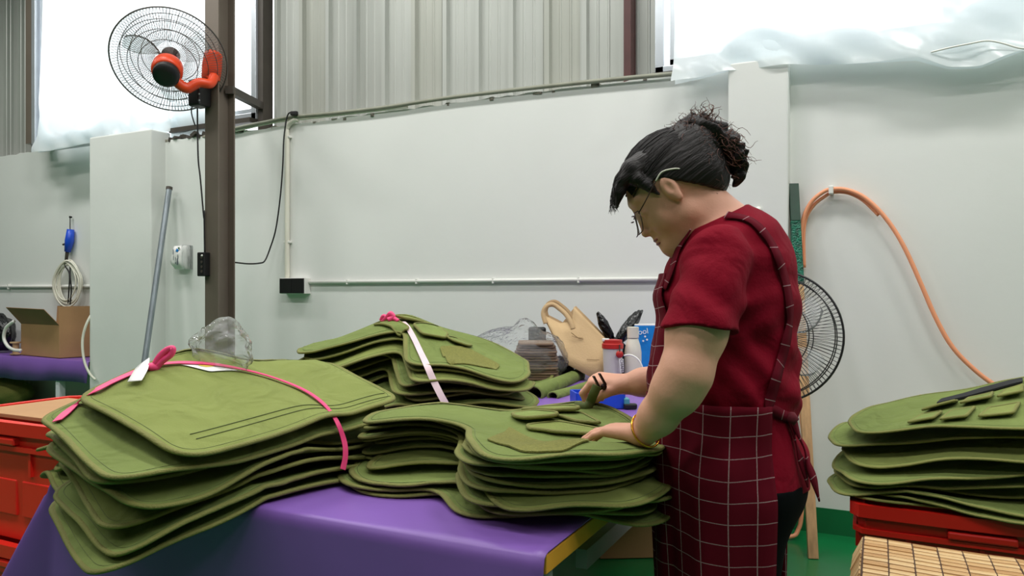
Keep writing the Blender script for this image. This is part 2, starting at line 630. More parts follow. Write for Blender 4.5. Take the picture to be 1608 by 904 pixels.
# windows
def window(name, x0, x1, z0, z1, mull, sx0=None):
    w = structure(MB().box2((x0, 4.08, z0), (x1, 4.2, z0 + .05)).box2((x0, 4.08, z1 - .05), (x1, 4.2, z1))
                  .box2((x0, 4.08, z0), (x0 + .05, 4.2, z1)).box2((x1 - .05, 4.08, z0), (x1, 4.2, z1)).build(name, M['alu'], bevel=.004))
    for mx in mull:
        MB().box2((mx - .025, 4.09, z0 + .05), (mx + .025, 4.18, z1 - .05)).build('mullion', M['alu'], w, bevel=.004)
    ed = [x0 + .05] + list(mull) + [x1 - .05]
    for i in range(len(ed) - 1):
        MB().box2((ed[i], 4.135, z0 + .04), (ed[i + 1], 4.14, z1 - .04)).build('pane', M['glass'], w)
        MB().box2((ed[i] + .026, 4.115, z0 + .05), (ed[i] + .056, 4.15, z1 - .05)).build('sash_stile', M['alu'], w)
        MB().box2((ed[i] + .026, 4.115, z0 + .05), (ed[i + 1] - .026, 4.15, z0 + .09)).build('sash_rail', M['alu'], w)
    MB().box2((x0 if sx0 is None else sx0, 4.02, z0 - .035), (x1, 4.12, z0)).build('window_sill', M['dark_steel'], w)
    return w


window('window_1', -6.80, -4.105, 2.47, 4.4, (-5.48,), -4.95)
window('window_2', -1.12, 4.5, 2.40, 4.4, (.3, 1.7, 3.1))
structure(MB().box2((-6.88, 4.02, 4.4), (-4.06, 4.26, 5)).box2((-1.18, 4.02, 4.4), (5, 4.26, 5)).box2((4.5, 4.02, 2.3), (5, 4.26, 5)).build('wall_lintel', M['metal_sheet2']))


def film(name, xs_bottom, ztop, yoff, label, seed, lean=0.0):
    """frosted sheet hung over a window: xs_bottom = list of (x, z of lower edge)"""
    rnd = random.Random(seed)
    ph = [rnd.uniform(0, 6.28) for _ in range(8)]
    n, mrows = 110, 34
    xb = np.array([q[0] for q in xs_bottom]); zb = np.array([q[1] for q in xs_bottom])
    xs = np.linspace(xb[0], xb[-1], n)
    zbt = np.interp(xs, xb, zb)
    v, f = [], []
    for j in range(mrows):
        t = j / (mrows - 1)
        s = t ** 1.8
        for i in range(n):
            x = xs[i]
            z = zbt[i] + (ztop - zbt[i]) * s
            w = math.exp(-(z - zbt[i]) / .28)
            y = yoff - .030 * w * (1 + math.sin(5.1 * x + 9 * z + ph[0]) * .8 + math.sin(11.3 * x - 16 * z + ph[1]) * .4 + .35 * math.sin(23 * x + 31 * z + ph[2]))
            y += .006 * math.sin(2.4 * x + ph[3])
            xx = x + lean * s * (1 - i / (n - 1))
            v.append((xx, y, z))
    for j in range(mrows - 1):
        for i in range(n - 1):
            a = j * n + i
            f.append((a, a + 1, a + n + 1, a + n))
    o = tag(mesh_obj(name, v, f, M['film']), label, 'plastic sheet')
    # second film layer folded up behind, added to darken the lower band
    v2, f2 = [], []
    mr = 8
    for j in range(mr):
        t = j / (mr - 1)
        for i in range(n):
            x = xs[i]
            hgt = .20 + .10 * math.sin(2.1 * x + ph[4]) + .07 * math.sin(5.3 * x + ph[5]) + .03 * math.sin(13 * x + ph[6])
            z = zbt[i] + .004 + max(.05, hgt) * t
            v2.append((x + lean * (z - zbt[i]) / (ztop - zbt[i]) * (1 - i / (n - 1)), yoff + .012 + .008 * math.sin(7 * x + 11 * z), z))
    for j in range(mr - 1):
        for i in range(n - 1):
            a = j * n + i
            f2.append((a, a + 1, a + n + 1, a + n))
    mesh_obj('dimming_hem', v2, f2, M['film'], o)
    return o


def wz(px, py, y):
    q = on_y(px, py, y)
    return (q.x, q.z)


film('plastic_sheet', [wz(50, 239, 3.98), wz(100, 229, 3.98), wz(160, 217, 3.98), wz(185, 214, 3.98), wz(262, 205, 3.98)], 4.38, 4.03,
     'frosted white plastic sheet hung over the left window behind the orange fan', 3, lean=.10)
film('plastic_sheet', [wz(262, 218, 4.01), wz(300, 212, 4.01), wz(332, 207, 4.01), wz(345, 206, 4.01)], 4.38, 4.055,
     'narrow frosted plastic sheet between the big sheet and the steel post', 4)
film('plastic_sheet', [wz(1057, 131, 3.87), wz(1100, 121, 3.87), wz(1142, 109, 3.87), wz(1190, 104, 3.87), wz(1240, 99, 3.87), wz(1330, 99, 3.87), wz(1440, 92, 3.87),
                       wz(1490, 106, 3.87), wz(1540, 104, 3.87), wz(1608, 78, 3.87), wz(1700, 60, 3.87), wz(1900, 40, 3.87)], 4.38, 3.90,
     'long frosted white plastic sheet hung over the right window', 6)

# ------------------------------------------------------------------ post, brace, services on the wall
pp = on_y(347, 400, 3.5)
post = thing('steel_post', 'brown steel column rising in front of the left window', 'column', (pp.x, pp.y, 0))
px_, py_ = pp.x, pp.y
pb = MB()
pb.box2((px_ - .062, py_ - .075, 0), (px_ + .058, py_ - .065, 5)).box2((px_ - .062, py_ + .055, 0), (px_ + .058, py_ + .065, 5)).box2((px_ - .004, py_ - .066, 0), (px_ + .004, py_ + .056, 5))
pb.build('beam', M['brown_steel'], post, bevel=.003)
MB().box2((px_ - .12, py_ - .12, 0), (px_ + .12, py_ + .12, .012)).build('base_plate', M['brown_steel'], post)
q0, q1 = P(366, 141, pp.y / (CA + (347 - 804) / FPX * SA)), on_y(420, 163, 4.08)
br = MB()
q0 = Vector((px_ + .05, py_ + .02, q0.z))
q1 = Vector((-4.08, 4.10, q1.z))
dq = (q1 - q0)
br.box((q0 + q1) / 2, (.05, .05, dq.length), R=rot_to(dq))
br.build('brace', M['dark_steel'], post)

# conduits along the top of the wall
cp = [on_y(px, py, 3.975) for px, py in ((330, 213), (372, 201), (420, 191), (455, 184), (520, 178), (600, 169), (700, 154), (800, 142), (900, 131), (980, 123), (1056, 116), (1100, 112))]
tag(MB().tube(smooth_path(cp, 6), .013, 8).build('conduit', M['olive_cable'], smooth=True), 'grey green conduit running along the top edge of the wall', 'pipe')
cp = [on_y(px, py, 3.985) for px, py in ((368, 206), (410, 196), (442, 190), (470, 187), (560, 177), (640, 168))]
tag(MB().tube(smooth_path(cp, 6), .009, 8).build('conduit', M['cream_pvc'], smooth=True), 'thin pale conduit tucked under the grey green one beside the post', 'pipe')
cl = MB()
pv = thing('cable_trunking', 'cream plastic pipe running down to the black socket on the wall', 'pipe', on_y(452, 436, 3.98))
top = on_y(462, 189, 3.98); t1 = on_y(453, 200, 3.98); bot = on_y(451, 437, 3.98)
MB().tube(smooth_path([top + Vector((.03, .01, .0)), top, Vector((bot.x, 3.98, t1.z)), Vector((bot.x, 3.98, t1.z - .12)), Vector((bot.x, 3.98, bot.z + .2)), Vector((bot.x, 3.98, bot.z))], 6), .017, 10).build('pipe', M['cream_pvc'], pv, True)
for zz in (on_y(451, 380, 3.98).z, on_y(451, 215, 3.98).z):
    MB().box((bot.x, 3.985, zz), (.055, .03, .016)).build('clip', M['white_pvc'], pv, bevel=.003)
# horizontal run
hz = thing('horizontal_conduit', 'white conduit running level along the wall right of the socket', 'pipe', on_y(760, 441, 3.985))
a = on_y(482, 443, 3.985)
MB().tube([a, Vector((-.70, 3.985, a.z + .002))], .012, 8).build('pipe', M['white_pvc'], hz, True)
for i in range(6):
    MB().box((a.x + .35 + i * .55, 3.988, a.z), (.012, .026, .034)).build('clip', M['white_pvc'], hz, bevel=.002)
hz2 = thing('horizontal_conduit', 'white conduit on the wall behind the white cable coil', 'pipe', on_y(70, 449, (LW - .015)))
a = on_y(-30, 449, (LW - .015)); b = on_y(143, 449, (LW - .015))
MB().tube([Vector((a.x - .5, (LW - .015), b.z)), Vector((b.x, (LW - .015), b.z))], .014, 8).build('pipe', M['white_pvc'], hz2, True)
MB().box((on_y(14, 449, (LW - .015)).x, (LW - .012), b.z), (.014, .03, .05)).build('clip', M['white_pvc'], hz2)
MB().tube([Vector((b.x, (LW - .015), b.z - .01)), Vector((b.x + .01, (LW - .015), b.z - .12))], .006, 6).build('cable_end', M['white_pvc'], hz2, True)
# double black socket in white surface box
sa, sb = on_y(440, 461, 3.94), on_y(478, 436, 3.94)
so = thing('wall_socket', 'black twin socket in a white box at the foot of the pipe', 'socket', ((sa.x + sb.x) / 2, 3.97, sa.z))
MB().box2((sa.x, 3.94, sa.z), (sb.x + .002, 4.0, sb.z)).build('back_box', M['white_pvc'], so, bevel=.003)
mid = (sa.x + sb.x) / 2
MB().box2((sa.x + .002, 3.93, sa.z + .003), (mid - .001, 3.942, sb.z - .003)).build('face_plate', M['black'], so, bevel=.002)
MB().box2((mid + .001, 3.93, sa.z + .003), (sb.x - .002, 3.942, sb.z - .003)).build('face_plate', M['black'], so, bevel=.002)
# black cable from the conduit to the post
pts = [on_y(462, 178, 3.95), on_y(452, 180, 3.95), on_y(446, 215, 3.95), on_y(444, 260, 3.95), on_y(440, 310, 3.95), on_y(433, 360, 3.94), on_y(424, 390, 3.93), on_y(416, 409, 3.9), on_y(408, 413, 3.85), on_y(390, 414, 3.75), on_y(370, 412, 3.62), Vector((px_ + .0, py_ + .06, on_y(366, 411, 3.56).z))]
ck = thing('black_cable', 'thin black cable dropping from the conduit and looping to the post', 'cable', pts[7])
MB().tube(smooth_path(pts, 6), .0055, 6).build('flex', M['black_rubber'], ck, True)
MB().box(on_y(462, 178, 3.95), (.05, .03, .03), .2).build('plug', M['black'], ck, bevel=.006)
# socket strip on post
st0 = P(330, 434, 4.83); st1 = P(345, 397, 4.83)
ss = thing('socket_strip', 'black socket strip fixed low on the brown post', 'socket', (px_ - .045, py_ - .09, st0.z))
MB().box2((px_ - .075, py_ - .125, st0.z), (px_ - .012, py_ - .076, st1.z)).build('housing', M['black'], ss, bevel=.005)
for i in range(4):
    MB().lathe([(.009, 0), (.009, .003)], (px_ - .033, py_ - .124, st0.z + .03 + i * .03), 12, Matrix.Rotation(math.pi / 2, 3, 'X')).build('outlet', M['dark_steel'], ss)
MB().lathe([(.007, 0), (.006, .006), (.003, .007)], (px_ - .028, py_ - .125, st1.z - .022), 12, Matrix.Rotation(math.pi / 2, 3, 'X')).build('white_button', M['white_pvc'], ss, True)
# cable of the fan down the post
zt = P(322, 165, 4.7).z
tag(MB().tube(smooth_path([(px_ - .10, py_ - .10, zt + .02), (px_ - .105, py_ - .09, zt - .3), (px_ - .09, py_ - .085, zt - .45), (px_ - .06, py_ - .084, zt - .7), (px_ - .058, py_ - .084, (zt + st1.z) / 2 - .2), (px_ - .05, py_ - .086, st1.z)], 8), .005, 6).build('black_cable', M['black_rubber'], smooth=True), 'black cable of the orange fan running down the post', 'cable')

# ------------------------------------------------------------------ wall fan
D_ = 4.62
fc = P(266, 96, D_)
view = (Vector((0, 0, EYE)) - fc).normalized()
rgt = view.cross(Vector((0, 0, 1))).normalized() * -1
upv = rgt.cross(view) * -1
if upv.z < 0: upv = -upv
if rgt.dot(Vector((CA, SA, 0))) < 0: rgt = -rgt
axn = (view * 1.0 - upv * .46 - rgt * .10).normalized()     # towards the motor's rear, roughly at the camera
Rf = rot_to(axn)
fan = thing('wall_fan', 'orange red wall fan with a wire guard on the brown post', 'fan', fc)
RAD = .335


def fan_guard(parent, c, R, rad, depth, rings, nspoke, wire, m, hub_r, both=True, spoke_r=.0011):
    """domed guard: local z axis is the fan's axis"""
    def pt(r, a, side):
        z = side * depth * math.sqrt(max(0, 1 - (r / rad) ** 2))
        return Vector(c) + R @ Vector((r * math.cos(a), r * math.sin(a), z))
    MB().tube([pt(rad, 2 * math.pi * k / 72, 1) for k in range(72)], wire * 2.0, 6, closed=True).build('guard_rim', m, parent, True)
    for sd in ((1, -1) if both else (1,)):
        for r in rings:
            MB().tube([pt(r * rad, 2 * math.pi * k / 60, sd) for k in range(60)], wire, 5, closed=True).build('guard_ring', m, parent, True)
        w = MB()
        for k in range(nspoke):
            a = 2 * math.pi * k / nspoke
            w.tube([pt(hub_r + (rad - hub_r) * t / 5, a + .10 * (1 - t / 5), sd) for t in range(6)], spoke_r, 4, cap=False)
        w.build('guard_wires', m, parent, True)['kind'] = 'stuff'


fan_guard(fan, fc, Rf, RAD, .085, (.50, .68, .84), 110, .0024, M['wire_grey'], .09, spoke_r=.0013)
# front badge, blades
MB().lathe([(.055, -.005), (.05, 0), (.055, .005)], fc - axn * .085, 24, Rf).build('badge', M['wire_grey'], fan, True)


def blades(parent, c, R, rad, n, m):
    for k in range(n):
        a0 = 2 * math.pi * k / n + .4
        v, f = [], []
        for i in range(8):
            r = .05 + (rad - .05) * i / 7
            wd = (.35 + .75 * math.sin(math.pi * min(1, (i + 1) / 8.5))) * .75
            for j in range(6):
                a = a0 + (j / 5 - .5) * wd + .25 * i / 7
                v.append(Vector(c) + R @ Vector((r * math.cos(a), r * math.sin(a), (j / 5 - .5) * -.05)))
        for i in range(7):
            for j in range(5):
                f.append((i * 6 + j, i * 6 + j + 1, i * 6 + j + 7, i * 6 + j + 6))
        o = mesh_obj('blade', v, f, m, parent)
        o.modifiers.new('thick', 'SOLIDIFY').thickness = .002


blades(fan, fc - axn * .01, Rf, .27, 3, M['blade'])
mo = fc + axn * .05
MB().lathe([(.03, 0), (.075, .01), (.088, .035), (.09, .09), (.084, .115), (.078, .12)], mo, 32, Rf).build('motor_housing', M['orange_fan'], fan, True, sharp=40)
MB().lathe([(.07, .12), (.076, .125), (.075, .155), (.06, .17), (.03, .173)], mo, 32, Rf).build('rear_cap', M['black'], fan, True, sharp=40)
cap_c = mo + axn * .10
br0 = P(334, 128, 4.66)
br_c = Vector((px_ - .045, py_ - .13, P(334, 145, 4.7).z))
MB().tube(smooth_path([cap_c - upv * .05 + rgt * .05, cap_c - upv * .085 + rgt * .11, P(312, 130, 4.6), P(330, 131, 4.64), P(336, 120, 4.68)], 6), [.033] * 8 + [.03] * 17, 12).build('arm', M['orange_fan'], fan, True)
MB().lathe([(.02, -.09), (.055, -.08), (.06, 0), (.055, .08), (.03, .1)], P(333, 105, 4.72), 20, Matrix.Rotation(.15, 3, 'Y')).build('pivot_housing', M['orange_fan'], fan, True, sharp=40)
MB().box(br_c, (.10, .10, .17)).build('bracket', M['black'], fan, bevel=.012)
for i in range(4):
    MB().lathe([(.006, 0), (.006, .004)], br_c + Vector((.055, -.05, -.06 + i * .04)), 10, Matrix.Rotation(math.pi / 2, 3, 'X')).build('screw', M['alu'], fan)
MB().tube(smooth_path([br_c + Vector((-.04, -.02, -.07)), br_c + Vector((-.05, -.02, -.12)), br_c + Vector((-.04, 0, -.2))], 4), .004, 6).build('flex', M['black_rubber'], fan, True)

# ------------------------------------------------------------------ things on the left wall
# grey pole leaning in the corner of the pier
a, b = on_y(266, 294, 3.94), on_y(226, 575, 3.62)
dirp = (b - a).normalized()
tt = (0 - a.z) / dirp.z
foot = a + dirp * tt
po = thing('grey_pole', 'long grey metal pole leaning in the corner beside the left pier', 'pole', foot)
MB().tube([foot, a], .021, 14).build('shaft', M['steel_pole'], po, True, sharp=50)
MB().tube([a - dirp * .002, a + dirp * .02], .0235, 14).build('end_cap', M['dark_steel'], po, True, sharp=50)
# tissue pack holder on the wall
tc_ = on_y(282, 404, 3.95)
tp = thing('tissue_pack', 'crumpled white tissue pack in a clear holder on the wall', 'tissue pack', (tc_.x, 3.97, tc_.z - .09))
w2 = .062 * 1.25
vv, ff = [], []
n = 14
rnd = random.Random(9)
for j in range(n):
    for i in range(n):
        u, v_ = i / (n - 1) * 2 - 1, j / (n - 1) * 2 - 1
        bul = (1 - abs(u) ** 4) * (1 - abs(v_) ** 4)
        sx = w2 * (1 - .22 * max(0, abs(v_) - .3) * (1 if u < 0 else .2))
        vv.append((tc_.x - .01 + u * sx + (0 if u > -.5 else .012 * math.sin(4 * v_)), 3.965 - .045 * bul - rnd.uniform(0, .008) * bul, tc_.z + v_ * .09))
for j in range(n - 1):
    for i in range(n - 1):
        a_ = j * n + i
        ff.append((a_, a_ + 1, a_ + n + 1, a_ + n))
o = mesh_obj('wrapper', vv, ff, M['paper'], tp)
o.modifiers.new('thick', 'SOLIDIFY').thickness = .004
MB().box2((tc_.x + .05, 3.925, tc_.z - .092), (tc_.x + .085, 4.0, tc_.z + .092)).build('holder', M['clear2'], tp, bevel=.003)
MB().prism([(tc_.x - .005, 3.917, tc_.z + .045), (tc_.x + .018, 3.917, tc_.z + .04), (tc_.x + .022, 3.917, tc_.z + .056), (tc_.x + .008, 3.917, tc_.z + .066)], (0, .005, 0)).build('blue_mark', M['light_blue'], tp)
MB().prism([(tc_.x + .022, 3.917, tc_.z + .062), (tc_.x + .034, 3.917, tc_.z + .06), (tc_.x + .034, 3.917, tc_.z + .074), (tc_.x + .022, 3.917, tc_.z + .074)], (0, .005, 0)).build('green_mark', M['green_paint'], tp)
pr = MB()
for i, (dx, z0, z1) in enumerate(((-.03, .02, .06), (-.026, -.02, .012), (-.005, -.05, .0), (.012, -.06, -.01), (.02, -.055, .02))):
    pr.box2((tc_.x + dx, 3.914, tc_.z + z0), (tc_.x + dx + .004, 3.919, tc_.z + z1))
pr.build('grey_print', M['steel_pole'], tp)

# hook with blue tool and cable coil
hk = on_y(110, 342, 4.270)
ht = thing('blue_gun', 'blue hand tool hanging from a nail above the cable coil', 'tool', (hk.x, 4.270, hk.z - .3))
MB().tube([hk, on_y(110, 365, 4.260)], .004, 6).build('loop', M['black_rubber'], ht, True)
MB().tube([on_y(111, 360, 4.260), on_y(109, 378, 4.255), on_y(106, 395, 4.255)], [.03, .038, .026], 12).build('body', M['blue'], ht, True)
MB().tube([on_y(106, 392, 4.255), on_y(104, 408, 4.255)], [.016, .013], 10).build('nozzle', M['dark_steel'], ht, True)
MB().tube([on_y(104, 382, 4.255), on_y(99, 384, 4.250)], .009, 8).build('trigger', M['dark_steel'], ht, True)
MB().lathe([(.009, 0), (.009, .02)], (hk.x, 4.265, hk.z + .008), 8, Matrix.Rotation(-math.pi / 2, 3, 'X')).build('nail', M['black'], ht)
coil = MB()
cc = on_y(109, 444, 4.255)
rnd = random.Random(4)
for k in range(9):
    rx, rz = .17 + rnd.uniform(-.035, .035), .185 + rnd.uniform(-.02, .03)
    ox, oz = rnd.uniform(-.03, .03), rnd.uniform(-.015, .015)
    pts = []
    for i in range(28):
        a_ = 2 * math.pi * i / 28
        pinch = 1 - .30 * max(0, math.sin(a_)) ** 2
        pts.append((cc.x + ox + rx * math.cos(a_) * pinch, 4.255 - .006 * k % .03 - .008, cc.z + oz + rz * math.sin(a_)))
    coil.tube(pts, .0065, 6, closed=True)
co = thing('cable_coil', 'coil of cream cable hanging on the wall over the cardboard box', 'cable', (cc.x, 4.260, cc.z - .17))
coil.build('coil', M['cream_pvc'], co, True)
MB().tube(smooth_path([on_y(109, 408, 4.250), on_y(102, 416, 4.230), on_y(109, 430, 4.220), on_y(108, 458, 4.220), on_y(107, 476, 4.230)], 6), .006, 6).build('tie', M['black_rubber'], co, True)
MB().tube(smooth_path([on_y(111, 408, 4.250), on_y(110, 430, 4.225), on_y(112, 455, 4.220), on_y(110, 478, 4.230)], 6), .006, 6).build('tie', M['black_rubber'], co, True)

# green-tipped stick and orange hose on the right
a = Vector((on_y(1246, 289, 3.97).x, 3.965, on_y(1246, 289, 3.97).z))
b = on_z(1278, 878, 0.0)
b = P(1277, 877, 3.34); b.z = 0
dv = (a - b)
stk = thing('wooden_stick', 'wooden stick with a green wrapped top leaning beside the right pier', 'stick', b)
Rs = rot_to(dv)
MB().box(b + dv * .36, (.044, .02, dv.length * .72), R=Rs).build('shaft', M['wood'], stk, bevel=.002)
M['green_tape'] = mat('glittery_green_tape', '#0f5a45', .25, .8, 60, .6, 120, metal=.3)
M['green_tape_dark'] = mat('dark_green_tape', '#0b3a26', .35, .2, 20)
MB().box(b + dv * .80, (.048, .025, dv.length * .18), R=Rs).build('glitter_wrap', M['green_tape'], stk, bevel=.003)
MB().box(b + dv * .945, (.047, .024, dv.length * .11), R=Rs).build('dark_wrap', M['green_tape_dark'], stk, bevel=.003)
hose = [(1258, 640), (1257, 560), (1256, 470), (1256, 400), (1260, 350), (1272, 320), (1290, 303), (1306, 297), (1330, 298), (1356, 309), (1382, 332), (1405, 362), (1425, 398), (1446, 445), (1470, 500), (1496, 545), (1530, 580), (1562, 604), (1600, 625)]
hp = [on_y(px, py, 3.955) for px, py in hose]
hs = thing('orange_hose', 'orange hose looped over a clip on the right wall', 'hose', hp[0])
low = [on_y(1262, 690, 3.93), on_y(1264, 740, 3.9), on_y(1260, 790, 3.87), on_y(1254, 830, 3.84)]
lowp = [Vector((q.x, q.y, q.z)) for q in low]
lowp.append(Vector((lowp[-1].x - .06, 3.8, .015)))
lowp.append(Vector((lowp[-1].x - .3, 3.7, .015)))
MB().tube(smooth_path(lowp[::-1] + hp, 6), .0105, 8).build('hose_run', M['orange_hose'], hs, True)
hp2 = [on_y(px, py, 3.975) for px, py in ((1263, 420), (1262, 370), (1266, 342), (1278, 322), (1294, 309), (1308, 302), (1332, 303), (1356, 315), (1380, 338))]
MB().tube(smooth_path(hp2, 6), .0085, 8).build('hose_run', M['orange_hose'], hs, True)
q = on_y(1305, 298, 3.95)
MB().box((q.x, 3.97, q.z), (.022, .06, .04)).build('wall_clip', M['white_pvc'], hs, bevel=.004)
q = on_y(1190, 329, 3.88)
tag(MB().lathe([(.018, 0), (.016, .012), (.006, .016)], (q.x, 3.9, q.z), 14, Matrix.Rotation(math.pi / 2, 3, 'X')).build('wall_plug', M['white_pvc'], smooth=True), 'small white plug fitting on the right pier', 'wall fitting')

pts = [on_y(1462, 82, 3.845), on_y(1490, 75, 3.845), on_y(1520, 69, 3.845), on_y(1550, 64, 3.845), on_y(1575, 68, 3.845), on_y(1605, 76, 3.845), on_y(1640, 74, 3.845)]
tag(MB().tube(smooth_path(pts, 5), .004, 6).build('thin_wire', M['white_pvc'], smooth=True), 'thin white wire drooping across the long sheet at upper right', 'wire')

# ------------------------------------------------------------------ big purple table
TX0, TX1, TY0, TY1, TZ = -1.78, -.50, 1.148, 3.93, .75
tb = thing('cutting_table', 'long cutting table with a yellow board edge under purple cloth', 'table', ((TX0 + TX1) / 2, (TY0 + TY1) / 2, 0))
MB().box2((TX0 + .004, TY0 + .004, TZ - .035), (TX1 - .002, TY1 - .004, TZ - .002)).build('tabletop', M['yellow_edge'], tb, bevel=.002)
for lx in (TX0 + .06, TX1 - .045):
    for ly in (TY0 + .05, (TY0 + TY1) / 2, TY1 - .06):
        MB().box2((lx - .025, ly - .025, 0), (lx + .025, ly + .025, TZ - .035)).build('leg', M['grey_leg'], tb, bevel=.003)
MB().box2((TX0 + .06, TY0 + .05, .60), (TX0 + .085, TY1 - .06, .66)).build('side_rail', M['grey_leg'], tb)
MB().box2((TX1 - .065, TY0 + .30, .62), (TX1 - .04, TY1 - .06, .66)).build('side_rail', M['grey_leg'], tb)
# cloth: top, front drop, left drop, flared corner
nx, ny = 70, 90
cv, cf = [], []
path = []          # profile across x from right edge to the left hem: list of (x, z, drop)
def cloth_pt(s, t):
    """s runs from the right edge leftwards (m), t from the far end towards the front (m)"""
    W, Ln = TX1 - TX0, TY1 - TY0
    x = TX1 - min(s, W)
    y = TY1 - min(t, Ln)
    ds, dt = max(0, s - W), max(0, t - Ln)
    r = .018
    def drop(q):
        return q if q > r else q * q / (2 * r)
    z = TZ
    if ds > 0 and dt > 0:
        # gathered corner swings out
        z -= (ds ** 4 + dt ** 4) ** .25 * .93
        m_ = ds * dt / (ds + dt)
        x -= .20 * ds + .62 * m_ + .012
        y -= .05 * dt + .45 * m_ + .012
    elif ds > 0:
        z -= drop(ds) * .93
        x -= min(ds, r) * .6 + .20 * ds + .02 * math.sin(9 * t) * ds
    elif dt > 0:
        z -= drop(dt) * .98
        y -= min(dt, r) * .6 + .05 * dt + .05 * math.sin(6.5 * s + .8) * dt + .02 * math.sin(15 * s) * dt
    else:
        z += .0012 * math.sin(5 * x + 3 * y) + .0008 * math.sin(13 * x - 7 * y) + .0022
    return (x, y, z)
ss = list(np.linspace(0, 1.24, 50)) + list(np.linspace(1.25, 1.31, 8)) + list(np.linspace(1.33, 1.68, 16))
ts = list(np.linspace(0, 2.74, 60)) + list(np.linspace(2.752, 2.81, 8)) + list(np.linspace(2.83, 3.22, 18))
for t in ts:
    for s in ss:
        cv.append(cloth_pt(s, t))
ns = len(ss)
for j in range(len(ts) - 1):
    for i in range(ns - 1):
        a = j * ns + i
        cf.append((a, a + 1, a + ns + 1, a + ns))
o = mesh_obj('purple_tablecloth', cv, cf, M['purple'])
tag(o, 'purple vinyl cloth spread over the long cutting table', 'tablecloth')
md = o.modifiers.new('thick', 'SOLIDIFY'); md.thickness = .002; md.offset = 1

# ------------------------------------------------------------------ piles of sewn panels
def round_poly(pts, r, step=.012):
    """closed polygon with rounded corners, evenly resampled"""
    pts = [arr(*p[:2]) for p in pts]
    n = len(pts)
    out = []
    for i in range(n):
        a, b, c = pts[i - 1], pts[i], pts[(i + 1) % n]
        rr = r[i] if isinstance(r, (list, tuple)) else r
        la, lc = np.linalg.norm(a - b), np.linalg.norm(c - b)
        q = min(rr, la * .48, lc * .48)
        p0, p1 = b + (a - b) / la * q, b + (c - b) / lc * q
        for t in np.linspace(0, 1, 7):
            out.append((1 - t) ** 2 * p0 + 2 * t * (1 - t) * b + t * t * p1)
    out = np.array(out)
    nxt = np.roll(out, -1, 0)
    seg = np.linalg.norm(nxt - out, axis=1)
    cum = np.concatenate([[0], np.cumsum(seg)])
    m = max(12, int(cum[-1] / step))
    q = np.linspace(0, cum[-1], m, endpoint=False)
    ext = np.vstack([out, out[:1]])
    return np.stack([np.interp(q, cum, ext[:, 0]), np.interp(q, cum, ext[:, 1])], 1)


def poly_sd(Pt, poly):
    """signed distance (negative inside) of points to a polygon"""
    a = poly; b = np.roll(poly, -1, 0)
    e = b - a
    best = np.full(len(Pt), 1e9)
    ins = np.zeros(len(Pt), bool)
    for i in range(len(a)):
        w = Pt - a[i]
        t = np.clip((w @ e[i]) / max(1e-12, e[i] @ e[i]), 0, 1)
        dd = w - t[:, None] * e[i]
        best = np.minimum(best, (dd * dd).sum(1))
        c1 = (a[i, 1] > Pt[:, 1]) != (b[i, 1] > Pt[:, 1])
        if c1.any():
            xi = a[i, 0] + (Pt[:, 1] - a[i, 1]) * e[i, 0] / (e[i, 1] if abs(e[i, 1]) > 1e-12 else 1e-12)
            ins ^= c1 & (Pt[:, 0] < xi)
    d = np.sqrt(best)
    return np.where(ins, -d, d)


def inset(poly, d):
    """move a polygon outline inwards (d>0) along its normals (anticlockwise polygon)"""
    t = np.roll(poly, -1, 0) - np.roll(poly, 1, 0)
    t /= np.linalg.norm(t, axis=1)[:, None] + 1e-12
    nrm = np.stack([t[:, 1], -t[:, 0]], 1)
    return poly - nrm * d


def ccw(poly):
    a = poly; b = np.roll(poly, -1, 0)
    return poly if (a[:, 0] * b[:, 1] - b[:, 0] * a[:, 1]).sum() > 0 else poly[::-1].copy()


